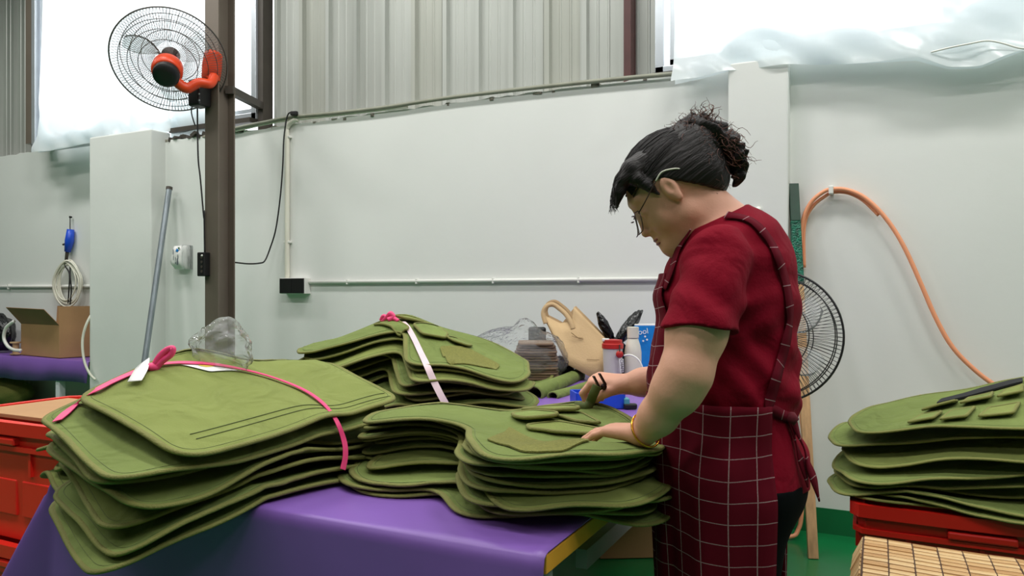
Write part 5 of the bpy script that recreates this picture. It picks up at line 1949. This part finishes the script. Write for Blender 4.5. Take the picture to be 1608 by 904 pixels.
for i in range(-1, ncol):
    for j in range(nrow):
        u = (i + .5) * cwid; v_ = (j + .5) * rdep
        o = bpy.data.objects.new('bamboo_slat', sl_me)
        link(o, stl)
        p_ = mat_surf(u, v_)
        tx = (mat_surf(u + .01, v_) - mat_surf(u - .01, v_)).normalized()
        ty = (mat_surf(u, v_ - .01) - mat_surf(u, v_ + .01)).normalized()
        tz = tx.cross(ty).normalized(); ty = tz.cross(tx)
        o.matrix_parent_inverse = Matrix.Identity(4)
        o.matrix_basis = Matrix.Translation(-OFF[stl.name]) @ Matrix.Translation(p_ + tz * rnd.uniform(-.0012, .0018)) @ Matrix((tx, ty, tz)).transposed().to_4x4() @ Matrix.Rotation(rnd.uniform(-.02, .02), 4, 'Z')
        o.material_slots[0].link = 'OBJECT'
        o.material_slots[0].material = M[rnd.choice(('bamboo', 'bamboo_b', 'bamboo_c', 'bamboo', 'bamboo_b'))]
for i in range(0, ncol):
    MB().tube([mat_surf(i * cwid, v_) + Vector((0, 0, .0025)) for v_ in np.linspace(.0, nrow * rdep, 14)], .0028, 6).build('cord', M['cord'], stl, True)

# ------------------------------------------------------------------ the woman
def w2c(p):
    p = np.asarray(p, float)
    return np.stack([p[..., 0] * CA + p[..., 1] * SA, -p[..., 0] * SA + p[..., 1] * CA, p[..., 2]], -1)


DW = 1.58
base_w = c2w(C(1150, 460, DW))
wom = thing('person', 'woman in a crimson shirt, maroon checked apron and glasses bending over the olive pile', 'person', (base_w[0], base_w[1], 0))
tf = arr(-.94, .34, 0); tl = arr(-.34, -.94, 0)
TR = np.stack([tf, tl, arr(0, 0, 1)], 1)
YH = math.radians(5)
def rz(v, a):
    return arr(v[0] * math.cos(a) - v[1] * math.sin(a), v[0] * math.sin(a) + v[1] * math.cos(a), v[2])
hf, hu, hs_ = rz(arr(-.777, 0, -.63), -YH), rz(arr(-.63, 0, .777), -YH), rz(arr(0, -1, 0), -YH)
HR = np.stack([hf, hu, hs_], 1)
HC = C(1040, 272, DW)
def H(f, u, s=0):
    return HC + hf * f + hu * u + hs_ * s


torso = [(C(1150, 402, DW), (.088, .150, .082)), (C(1143, 478, DW), (.132, .160, .150)), (C(1138, 600, DW), (.140, .160, .150)), (C(1152, 730, DW), (.132, .175, .150)),
         (C(1186, 758, DW), (.088, .150, .095))]
body = SDF((.10, 1.16, -.02), (.74, 2.06, 1.56), .0036)
for c_, r_ in torso:
    body.ell(c_, r_, TR, .05)
legs = {}
for sgn, d_ in ((1, 1.50), (-1, 1.66)):
    hip = C(1158, 775, d_)
    kn_ = arr(hip[0] - .02, d_, .47); an = arr(hip[0] + .02, d_, .09)
    legs[sgn] = (hip, kn_, an)
    body.chain([hip, kn_, arr(kn_[0] + .025, d_, .33), an], [.094, .060, .056, .036], .03)
    body.cone(an + arr(0, 0, -.04), an + arr(-.13, .04, -.055), .036, .026, .02)
# arms
SL = [C(1125, 405, 1.43), C(1094, 520, 1.375), C(1077, 586, 1.36), C(1062, 613, 1.37), C(1034, 652, 1.405), C(1010, 680, 1.44)]
body.chain(SL, [.056, .053, .0455, .0435, .0345, .0265], .02)
SRr = [C(1160, 425, 1.73), C(1100, 545, 1.80), C(1083, 592, 1.80), C(1040, 597, 1.79), C(1008, 600, 1.80), C(984, 603, 1.81)]
body.chain(SRr, [.054, .048, .042, .036, .031, .024], .02)
# neck
body.cone(H(-.022, -.065), C(1138, 372, DW), .054, .062, .03)
body.cone(C(1130, 372, DW), C(1160, 400, DW), .07, .09, .04)
# head
body.ell(H(-.006, -.018), (.098, .086, .073), HR, .02)
body.ell(H(.044, -.065), (.048, .076, .058), HR, .03)
for s in (-1, 1):
    body.cone(H(.022, -.098, s * .046), H(.074, -.128, s * .014), .020, .016, .03)
    body.ell(H(.060, -.076, s * .034), (.028, .026, .024), HR, .025)
    body.ell(H(.082, -.010, s * .024), (.013, .010, .024), HR, .015)
body.ell(H(.083, -.130), (.016, .014, .018), HR, .02)
body.cone(H(.058, -.132), H(.005, -.115), .026, .048, .035)
body.cone(H(.089, -.024), H(.1035, -.074), .0070, .0090, .010)
body.ell(H(.107, -.077), (.0085, .008, .0095), HR, .007)
for s in (-1, 1):
    body.ell(H(.093, -.080, s * .0115), (.008, .006, .0055), HR, .006)
body.ell(H(.092, -.090), (.010, .012, .013), HR, .008)
body.ell(H(.094, -.101), (.010, .0055, .019), HR, .008)
body.ell(H(.092, -.111), (.0105, .006, .017), HR, .008)
for s in (-1, 1):
    body.ell(H(.093, -.043, s * .033), (.012, .009, .016), HR, 0, cut=True)
    body.ell(H(.084, -.041, s * .032), (.0115, .0105, .0145), HR, .004)
# ears
for s in (-1, 1):
    er = rz(hf, s * .35)
    body.ell(H(.020, -.036, s * .074), (.0155, .0265, .0085), HR, .008)
    body.ell(H(.0225, -.034, s * .084), (.0085, .016, .0065), HR, 0, cut=True)
    body.ell(H(.018, -.060, s * .074), (.009, .011, .007), HR, .006)


def hand(sd, w, fd, nb, lat, flex, thumb, sc=1.0, spread=.0):
    fd = fd / np.linalg.norm(fd); nb = nb - fd * (nb @ fd); nb /= np.linalg.norm(nb)
    lat = lat - fd * (lat @ fd) - nb * (lat @ nb); lat /= np.linalg.norm(lat)
    offs = (.025, .008, -.010, -.026); lens = ((.038, .024, .019), (.042, .026, .020), (.038, .025, .019), (.030, .019, .017)); fl = (.082, .085, .081, .073)
    rad = (.0090, .0092, .0088, .0078)
    tips = []
    for i in range(4):
        k = w + (fd * fl[i] + lat * offs[i]) * sc
        sd.cone(w + (fd * .004 + lat * offs[i] * .55) * sc, k, .0165 * sc, .0112 * sc, .012)
        a, ang = k, 0
        dirf = fd + lat * (offs[i] * spread / .026)
        dirf /= np.linalg.norm(dirf)
        for j in range(3):
            ang += math.radians(flex[i][j])
            b = a + (dirf * math.cos(ang) - nb * math.sin(ang)) * lens[i][j] * sc
            r0 = rad[i] * sc * (1 - .09 * j)
            sd.cone(a, b, r0, r0 * .92, .003)
            a = b
        tips.append(a)
    tb_ = w + (fd * .018 + lat * .018 - nb * .004) * sc
    p = [tb_] + [w + (fd * q[0] + lat * q[1] + nb * q[2]) * sc for q in thumb]
    sd.chain(p, [.017 * sc, .0125 * sc, .0105 * sc, .0085 * sc], .006)
    return tips


# left hand flat on the pile
hp_ = p2.hit(972, 682)
hz_ = float(hp_.z)
wl = SL[-1].copy()
fdl = arr(-.72, .69, 0)
ktarget = wl + fdl * .083
zk = float(p2.sample(p2.top, c2w(ktarget)[:2]))
print('hand: wrist z', wl[2], 'pile under knuckles', zk, 'hit', list(w2c(arr(*hp_))))
wl_z = max(wl[2], zk + .028)
fd_ = arr(-.72, .69, (zk + .026 - wl[2]) / .083)
tipsL = hand(body, wl, fd_, arr(0, 0, 1), arr(.69, .72, 0), ((16, 14, 6), (14, 16, 8), (16, 16, 8), (18, 16, 8)), ((.050, .045, -.012), (.078, .050, -.018), (.098, .044, -.020)), .96, .18)
# right hand closed on a strap
wr = SRr[-1].copy()
tipsR = hand(body, wr, arr(-.93, .30, .10), arr(-.15, -.25, .95), arr(.0, -1, -.1), ((52, 62, 28), (58, 70, 30), (62, 75, 30), (62, 75, 30)), ((.045, .040, -.012), (.066, .036, -.032), (.085, .026, -.050)), .98)
sdf_obj('body', body, M['skin'], wom)

# clothes -----------------------------------------------------------------------------------
shirt = SDF((.22, 1.20, .74), (.74, 1.95, 1.40), .0040)
g_ = .011
for c_, r_ in torso:
    shirt.ell(c_, tuple(q + g_ for q in r_), TR, .05)
shirt.cone(C(1132, 374, DW), C(1160, 400, DW), .078, .096, .04)
slv = SDF((.22, 1.20, .98), (.74, 1.95, 1.40), .0040)
sh0, sh1 = C(1127, 404, 1.43), C(1101, 517, 1.375)
slv.cone(sh0, sh1 + (sh1 - sh0) * .12, .0625, .0690, .035)
slv.plane(C(1103, 517, 1.375), arr(-.10, -.12, -1))
slv.cone(C(1101, 504, 1.378), C(1089, 560, 1.366), .0545, .0555, 0, cut=True)
sr0, sr1 = C(1160, 425, 1.73), C(1105, 525, 1.79)
shirt.cone(sr0, sr1, .062, .064, .035)
k0 = int(round((slv.lo[2] - shirt.lo[2]) / .004))
nz0 = min(shirt.n[2] - k0, slv.n[2]); nxx = min(shirt.n[0], slv.n[0]); nyy = min(shirt.n[1], slv.n[1])
A_ = shirt.f[:nxx, :nyy, k0:k0 + nz0]; B_ = slv.f[:nxx, :nyy, :nz0]
hh_ = np.clip(.5 + .5 * (A_ - B_) / .012, 0, 1)
mix_ = A_ + (B_ - A_) * hh_ - .012 * hh_ * (1 - hh_)
shirt.f[:nxx, :nyy, k0:k0 + nz0] = mix_
# soft folds
sl_, (X_, Y_, Z_) = shirt._sub(shirt.lo, shirt.lo + shirt.n * shirt.h)
fold = .0030 * np.sin(60 * (Z_ + .5 * X_) + 5 * np.sin(14 * X_ + 9 * Y_)) * np.exp(-((Z_ - 1.0) / .10) ** 2)
fold = fold + .0022 * np.sin(46 * (X_ * .8 - Z_) + 3 * np.sin(17 * Y_ + 8 * Z_)) + .0025 * np.sin(34 * (Z_ * .9 + X_ * .6) + 4 * np.sin(11 * X_ + 13 * Z_))
# creases running from the armpit across the sleeve
fold = fold + .0035 * np.sin(95 * (Z_ - 1.18) - 40 * (X_ - .42)) * np.exp(-(((Z_ - 1.15) / .05) ** 2 + ((X_ - .45) / .07) ** 2 + ((Y_ - 1.40) / .10) ** 2))
shirt.f += fold.astype(np.float32)
shirt.plane(C(1117, 346, DW), arr(-.42, 0, .91))
shirt.plane(arr(0, 0, .795), arr(0, 0, -1))
sdf_obj('shirt', shirt, M['shirt'], wom)

pants = SDF((.26, 1.30, .03), (.74, 1.86, .90), .0055)
for c_, r_ in torso[3:]:
    pants.ell(c_, tuple(q + .006 for q in r_), TR, .05)
for sgn in (1, -1):
    hip, kn_, an = legs[sgn]
    pants.chain([hip, kn_, an + arr(0, 0, .02)], [.104, .078, .062], .03)
pants.plane(arr(0, 0, .812), arr(0, 0, 1))
sdf_obj('trousers', pants, M['pants'], wom)
for sgn in (1, -1):
    hip, kn_, an = legs[sgn]
    shs = SDF(an - arr(.24, .12, .10), an + arr(.12, .16, .04), .006)
    shs.cone(arr(an[0] + .02, an[1], .045), arr(an[0] - .15, an[1] + .05, .036), .047, .040, .02)
    shs.plane(arr(0, 0, .002), arr(0, 0, -1))
    sdf_obj('shoe', shs, M['black_rubber'], wom)

# apron ----------------------------------------------------------------------------------------
AX = C(1148, 460, DW)
def radial(phi, z, start=.24, off=.008):
    """distance from the body axis to just outside shirt and trousers"""
    d = tf * math.cos(phi) + tl * math.sin(phi)
    r = np.arange(start, .04, -.003)
    p = np.stack([AX[0] + d[0] * r, AX[1] + d[1] * r, np.full_like(r, z)], -1)
    def samp(s):
        ok = ((p > s.lo + s.h) & (p < s.lo + (s.n - 2) * s.h)).all(1)
        return np.where(ok, s.at(p), .06)
    v = np.minimum(samp(shirt), samp(pants))
    k = np.where(v < off)[0]
    return r[k[0]] if len(k) else .10


def apron_piece(name, zs, phi_lo, phi_hi, nphi, start, hang, parent, foldamp=.004, off=.009, smooth_r=2):
    rows, uv, Rr = [], [], []
    prev = None
    for z in zs:
        a, b = phi_lo(z), phi_hi(z)
        ph = np.linspace(a, b, nphi)
        r = np.array([radial(q, z, start, off) for q in ph])
        if prev is not None and hang:
            r = np.maximum(r, prev * .996)
        prev = r.copy()
        Rr.append((ph, r))
    R2 = np.array([q[1] for q in Rr]); PH = np.array([q[0] for q in Rr])
    for _ in range(smooth_r):
        Pd = np.pad(R2, 1, mode='edge')
        R2 = (Pd[1:-1, 1:-1] * 2 + Pd[:-2, 1:-1] + Pd[2:, 1:-1] + Pd[1:-1, :-2] + Pd[1:-1, 2:]) / 6
    z0 = zs[0]
    for j, z in enumerate(zs):
        dn = max(0, z0 - z)
        for i in range(nphi):
            q = PH[j, i]
            r = R2[j, i] + foldamp * (1 + 2.2 * dn) * (.5 + .5 * math.sin(9 * q + 3.5 * dn + .6)) + .5 * foldamp * (.4 + 1.5 * dn) * math.sin(21 * q - 5 * dn)
            d = tf * math.cos(q) + tl * math.sin(q)
            rows.append((AX[0] + d[0] * r, AX[1] + d[1] * r, z))
            uv.append((q * .185 + .004 * math.sin(8 * z + q), z + .004 * math.sin(5 * q)))
    f = []
    for j in range(len(zs) - 1):
        for i in range(nphi - 1):
            a = j * nphi + i
            f.append((a, a + nphi, a + nphi + 1, a + 1))
    o = mesh_obj(name, c2w(np.array(rows)), f, M['plaid'], parent, True, uvs=uv)
    md = o.modifiers.new('thick', 'SOLIDIFY'); md.thickness = .0025; md.offset = 1
    return o


zw = C(0, 632, 1.46)[2]
D2R = math.radians
apr = apron_piece('apron', list(np.linspace(zw, .38, 44)), lambda z: D2R(-125), lambda z: D2R(119 - 3 * (zw - z)), 96, .24, True, wom)
bib_top = C(0, 428, 1.5)[2]
def bh(z):
    t = (z - zw) / (bib_top - zw)
    return D2R(62 - 26 * t)
apron_piece('bib', list(np.linspace(bib_top, zw - .02, 26)), lambda z: -bh(z), bh, 40, .185, False, apr, .001, .008)


def plaid_band(px, w, name, parent, lo=1.15, off=.005, u0=.012):
    pts, nr = [], []
    for a, b in px:
        q = shirt.ray(a, b, lo)
        if q is None:
            continue
        n_ = shirt.grad(q)
        pts.append(q + n_ * off); nr.append(n_)
    sp = np.array(smooth_path(pts, 6)); nn = np.array(smooth_path(nr, 6))
    cum = np.concatenate([[0], np.cumsum(np.linalg.norm(np.diff(sp, axis=0), axis=1))])
    v, uv, f = [], [], []
    for i in range(len(sp)):
        t = sp[min(i + 1, len(sp) - 1)] - sp[max(i - 1, 0)]
        t /= np.linalg.norm(t)
        n_ = nn[i] - t * (nn[i] @ t); n_ /= np.linalg.norm(n_)
        s_ = np.cross(t, n_)
        for k in (-1, 0, 1):
            v.append(sp[i] + s_ * k * w / 2 + n_ * 0); uv.append((u0 + (k + 1) * w / 2.2, cum[i]))
    for i in range(len(sp) - 1):
        for k in (0, 1):
            a = 3 * i + k
            f.append((a, a + 1, a + 4, a + 3))
    o = mesh_obj(name, c2w(np.array(v)), f, M['plaid'], parent, True, uvs=uv)
    md = o.modifiers.new('thick', 'SOLIDIFY'); md.thickness = .0016; md.offset = 1
    return o


plaid_band([(1106, 344), (1122, 341), (1140, 341), (1160, 344), (1178, 350), (1194, 364), (1208, 384), (1218, 404), (1226, 428), (1232, 452), (1236, 480), (1236, 505), (1231, 535), (1224, 562), (1216, 592), (1208, 620), (1203, 640)], .025, 'shoulder_strap', apr)
plaid_band([(1086, 362), (1076, 378), (1066, 398), (1058, 425), (1046, 455)], .026, 'shoulder_strap', apr, 1.5)
plaid_band([(1205, 640), (1216, 645), (1228, 652), (1240, 656)], .020, 'waist_tie', apr)
def c_(px, py, d):
    return c2w(C(px, py, d))
kb_ = shirt.ray(1240, 657)
kd = kb_[1] if kb_ is not None else 1.55
def tail(px, name='tie_end'):
    pts = [C(a, b, kd - .012) for a, b in px]
    sp = np.array(smooth_path(pts, 6)); cum = np.concatenate([[0], np.cumsum(np.linalg.norm(np.diff(sp, axis=0), axis=1))])
    v, uv, f = [], [], []
    for i in range(len(sp)):
        t = sp[min(i + 1, len(sp) - 1)] - sp[max(i - 1, 0)]; t /= np.linalg.norm(t)
        s_ = np.cross(t, arr(.35, -.94, 0))
        tw = .6 + .4 * math.cos(9 * cum[i] / cum[-1])
        for k in (-1, 1):
            v.append(sp[i] + s_ * k * .009 * tw + arr(.002, -.004 * k, 0)); uv.append((.012 + .009 * (k + 1), cum[i]))
    for i in range(len(sp) - 1):
        f.append((2 * i, 2 * i + 1, 2 * i + 3, 2 * i + 2))
    o = mesh_obj(name, c2w(np.array(v)), f, M['plaid'], apr, True, uvs=uv)
    md = o.modifiers.new('thick', 'SOLIDIFY'); md.thickness = .003; md.offset = 0
tail([(1243, 657), (1252, 682), (1262, 706), (1268, 730), (1276, 752), (1285, 786)])
tail([(1241, 657), (1247, 690), (1254, 715), (1262, 738), (1267, 764)])
MB().lathe([(.006, -.012), (.014, 0), (.006, .012)], Vector(c_(1243, 657, kd - .012)), 12).build('knot', M['maroon'], apr, True)

# hair -----------------------------------------------------------------------------------------
hair = SDF(HC - arr(.20, .16, .18), HC + arr(.22, .16, .16), .0030)
hair.ell(H(-.008, -.016), (.108, .097, .081), HR, .02)
hair.ell(H(-.062, -.050), (.055, .065, .064), HR, .03)
hair.ell(H(-.085, .005), (.055, .050, .055), HR, .03)
sl2, (X2, Y2, Z2) = hair._sub(hair.lo, hair.lo + hair.n * hair.h)
ff_ = (X2 - HC[0]) * hf[0] + (Y2 - HC[1]) * hf[1] + (Z2 - HC[2]) * hf[2]
uu_ = (X2 - HC[0]) * hu[0] + (Y2 - HC[1]) * hu[1] + (Z2 - HC[2]) * hu[2]
ss_ = (X2 - HC[0]) * hs_[0] + (Y2 - HC[1]) * hs_[1] + (Z2 - HC[2]) * hs_[2]
l1 = -.010 + (ff_ - .02) * .50; l2 = -.012 + (ff_ - .02) * 1.12
hair.f = np.maximum(hair.f, np.minimum(l1 - uu_, l2 - uu_).astype(np.float32) * .8)
for s in (-.045, -.025, -.005, .015, .035, .050):
    kx = 1 - 14 * s * s
    e_s = hs_ * s
    hair.chain([C(1004, 262, DW) + e_s * .8, C(988, 271, DW) + e_s, C(975, 288, DW) + e_s + arr(.006 * (1 - kx) * 3, 0, 0), C(970, 306, DW) + e_s, C(967, 326 + 140 * s, DW) + e_s], [.020, .016, .013, .009, .002], .012)
for s in (-1, 1):   # wisps in front of the ear
    hair.chain([H(.058, .02, s * .062), H(.050, -.010, s * .068), H(.044, -.036, s * .070)], [.016, .008, .002], .01)
th_ = np.arctan2(ss_, uu_ + .03)
hair.f += (.0005 * np.sin(34 * th_ + 5 * ff_ + 2 * np.sin(20 * ff_))).astype(np.float32)
ho = sdf_obj('hair', hair, M['hair'], wom)
bun = SDF(H(-.12, 0) - arr(.14, .13, .16), H(-.12, 0) + arr(.14, .13, .14), .0034)
bun.ell(H(-.112, -.002), (.042, .050, .046), HR, .02)
bun.ell(H(-.134, -.034, .004), (.030, .041, .038), HR, .02)
bun.ell(H(-.088, .036), (.044, .024, .040), HR, .02)
bun.ell(H(-.136, -.004, .01), (.020, .024, .024), HR, .01)
bun.chain([H(-.128, -.050), H(-.130, -.080), H(-.118, -.106), H(-.106, -.114)], [.024, .018, .012, .004], .01)
bun.chain([H(-.134, -.040, .02), H(-.142, -.070, .025), H(-.134, -.096, .02)], [.018, .013, .004], .01)
sl3, (X3, Y3, Z3) = bun._sub(bun.lo, bun.lo + bun.n * bun.h)
bun.f += (.0045 * np.sin(75 * X3 + 50 * Z3 + 6 * np.sin(38 * Y3 + 20 * Z3)) + .0032 * np.sin(130 * Z3 - 70 * X3 + 5 * np.sin(55 * X3 + 30 * Y3)) + .002 * np.sin(190 * Y3 + 100 * X3)).astype(np.float32)
bo = sdf_obj('bun', bun, M['hair'], ho)
bo['label'] = 'gathered bun of dark hair with brown curly ends'
rnd = random.Random(77)
sm = MB()
for i in range(620):            # curly ends round the bun
    a = rnd.uniform(0, 6.28)
    st = H(-.112 + rnd.uniform(-.036, .05), rnd.uniform(-.07, .048), rnd.uniform(-.035, .042))
    o_ = rz(hf, 0) * -1
    dr_ = np.array([rnd.uniform(-1, 1), rnd.uniform(-1, 1), rnd.uniform(-1, 1)]) + (st - H(-.085, -.01)) / .05 * 1.1
    dr_ /= np.linalg.norm(dr_)
    side = np.cross(dr_, arr(rnd.uniform(-1, 1), rnd.uniform(-1, 1), rnd.uniform(-1, 1))); side /= np.linalg.norm(side) + 1e-6
    up2 = np.cross(dr_, side)
    L_ = rnd.uniform(.018, .046); cr_ = rnd.uniform(.003, .009)
    pts = [st + dr_ * L_ * t + cr_ * t * 1.4 * (side * math.cos(a + 7 * t) + up2 * math.sin(a + 7 * t)) + arr(0, 0, -.010 * t * t) for t in np.linspace(0, 1, 9)]
    sm.tube([c2w(q) for q in pts], [.0011 * (1 - .7 * t) for t in np.linspace(0, 1, 9)], 4, cap=False)
so_ = sm.build('curly_strands', M['hair_brown'], ho, True); so_['kind'] = 'stuff'; so_['label'] = 'brown curly strands around the bun'
sm = MB()
for i in range(150):            # combed strands and fringe
    s = rnd.uniform(-.065, .065)
    if i < 90:
        th = rnd.uniform(-1.35, 1.35)
        pts = []
        for t in np.linspace(0, 1, 9):
            f_ = .085 - .175 * t
            rr = math.sqrt(max(.02, 1 - ((f_ + .008) / .112) ** 2))
            pts.append(H(f_, -.016 + .0985 * rr * math.cos(th * (1 - .25 * t)), .083 * rr * math.sin(th * (1 - .25 * t))) + arr(0, 0, rnd.uniform(0, .0012)))
        if any((q - HC) @ hu < -.02 for q in pts[:4]):
            continue
    else:
        e0 = rnd.uniform(-.03, .01)
        pts = [C(1002 + rnd.uniform(-4, 4), 254, DW) + hs_ * s * .7, C(984 + rnd.uniform(-3, 3), 262, DW) + hs_ * s * .9, C(968 + rnd.uniform(-4, 4), 286, DW) + hs_ * s, C(963 + rnd.uniform(-4, 6), 310, DW) + hs_ * s, C(962 + rnd.uniform(-6, 10), 326 + rnd.uniform(-8, 8), DW) + hs_ * s]
        pts = smooth_path(pts, 4)
    n_ = len(pts)
    sm.tube([c2w(q) for q in pts], [.0009 * (1 - .6 * k / n_) for k in range(n_)], 4, cap=False)
sm.build('combed_strands', M['hair'], ho, True)['kind'] = 'stuff'

# face details -----------------------------------------------------------------------------------
W_ = lambda *a: Vector(c2w(H(*a)))
for s in (-1, 1):
    MB().tube(smooth_path([W_(.0895, -.014, s * .013), W_(.0905, -.010, s * .028), W_(.082, -.006, s * .046)], 5), [.0022] * 10 + [.0012], 6).build('eyebrow', M['hair'], wom, True)
    MB().tube(smooth_path([W_(.088, -.047, s * .022), W_(.0905, -.049, s * .032), W_(.084, -.048, s * .044)], 5), .0011, 6).build('eyelash', M['hair'], wom, True)
    blob_bag('lip', W_(.0985, -.1015 if s > 0 else -.1105, 0), (.0185, .0065, .0042), Matrix([Vector(c2w(hs_)), Vector(c2w(hf)), Vector(c2w(hu))]).transposed(), M['lip'], None, None, 3, .0, (), wom)
# glasses
gl_ = MB()
lensR = []
for s in (-1, 1):
    ring = []
    for k in range(28):
        a = 2 * math.pi * k / 28
        ce = abs(math.cos(a)) ** .8 * math.copysign(1, math.cos(a)); se = abs(math.sin(a)) ** .8 * math.copysign(1, math.sin(a))
        ring.append(W_(.113 + .010 * -se - .004 * abs(ce) - (.006 if ce * 1 > .5 else 0), -.050 + .0205 * se, s * (.034 + .0265 * ce)))
    gl_.tube(ring, .0011, 6, closed=True)
    lensR.append(ring)
gl_.tube(smooth_path([W_(.112, -.042, -.008), W_(.116, -.040, 0), W_(.112, -.042, .008)], 4), .0011, 6)
gg = gl_.build('glasses', M['glasses'], wom, True)
for s, ring in zip((-1, 1), lensR):
    mesh_obj('lens', ring, [tuple(range(28))], M['glass'], gg, False)
    MB().tube(smooth_path([W_(.100, -.036, s * .062), W_(.075, -.026, s * .074), W_(.035, -.008, s * .082)], 5), .0013, 6).build('temple_arm', M['glasses'], gg, True)
    MB().tube(smooth_path([W_(.035, -.008, s * .082), W_(.015, -.002, s * .086), W_(-.008, -.012, s * .083), W_(-.020, -.022, s * .078)], 5), .0017, 6).build('temple_tip', M['cream_pvc'], gg, True)

# bangle, strap and snips
fw = (SL[-1] - SL[-2]); fw /= np.linalg.norm(fw)
bcn = SL[-1] - fw * .010
a1 = np.cross(fw, arr(0, 0, 1)); a1 /= np.linalg.norm(a1); a2 = np.cross(fw, a1)
tilt = fw * .25
ringp = [c2w(bcn + (a1 * math.cos(a) + (a2 + tilt) * math.sin(a)) * .0325) for a in np.linspace(0, 2 * math.pi, 40, endpoint=False)]
tag(MB().tube(ringp, .0022, 8, closed=True).build('bangle', M['gold'], None, True), 'thin gold bangle on the woman\'s near wrist', 'bracelet')
hd = wr[1]
sb_ = P(938, 613, hd - .035)
pb_ = p2.hit(921, 642) or P(921, 642, 1.9)
sp_ = smooth_path([sb_ + Vector((0, 0, .012)), P(932, 618, hd - .03), P(927, 630, hd - .01), pb_ + Vector((0, 0, .006)), pb_ + Vector((-.03, .0, .006))], 6)
tag(MB().ribbon(sp_, [cdir] * len(sp_), .022, .003).build('olive_strap', M['seam'], None, True), 'short dark olive strap pinched in the woman\'s far hand', 'strap')
sn = thing('thread_snips', 'small dark thread snips held in the woman\'s far hand', 'scissors', P(940, 608, hd - .03))
for (a, b) in (((932, 590), (943, 612)), ((941, 586), (951, 604))):
    A_, B_ = P(*a, hd - .035), P(*b, hd - .03)
    dd = B_ - A_
    MB().box((A_ + B_) / 2, (.011, .004, dd.length), R=rot_to(dd)).build('blade', M['scissor'], sn, bevel=.001)
MB().lathe([(.007, -.003), (.008, 0), (.007, .003)], P(948, 607, hd - .03), 14, rot_to(cdir)).build('pivot', M['scissor'], sn, True)
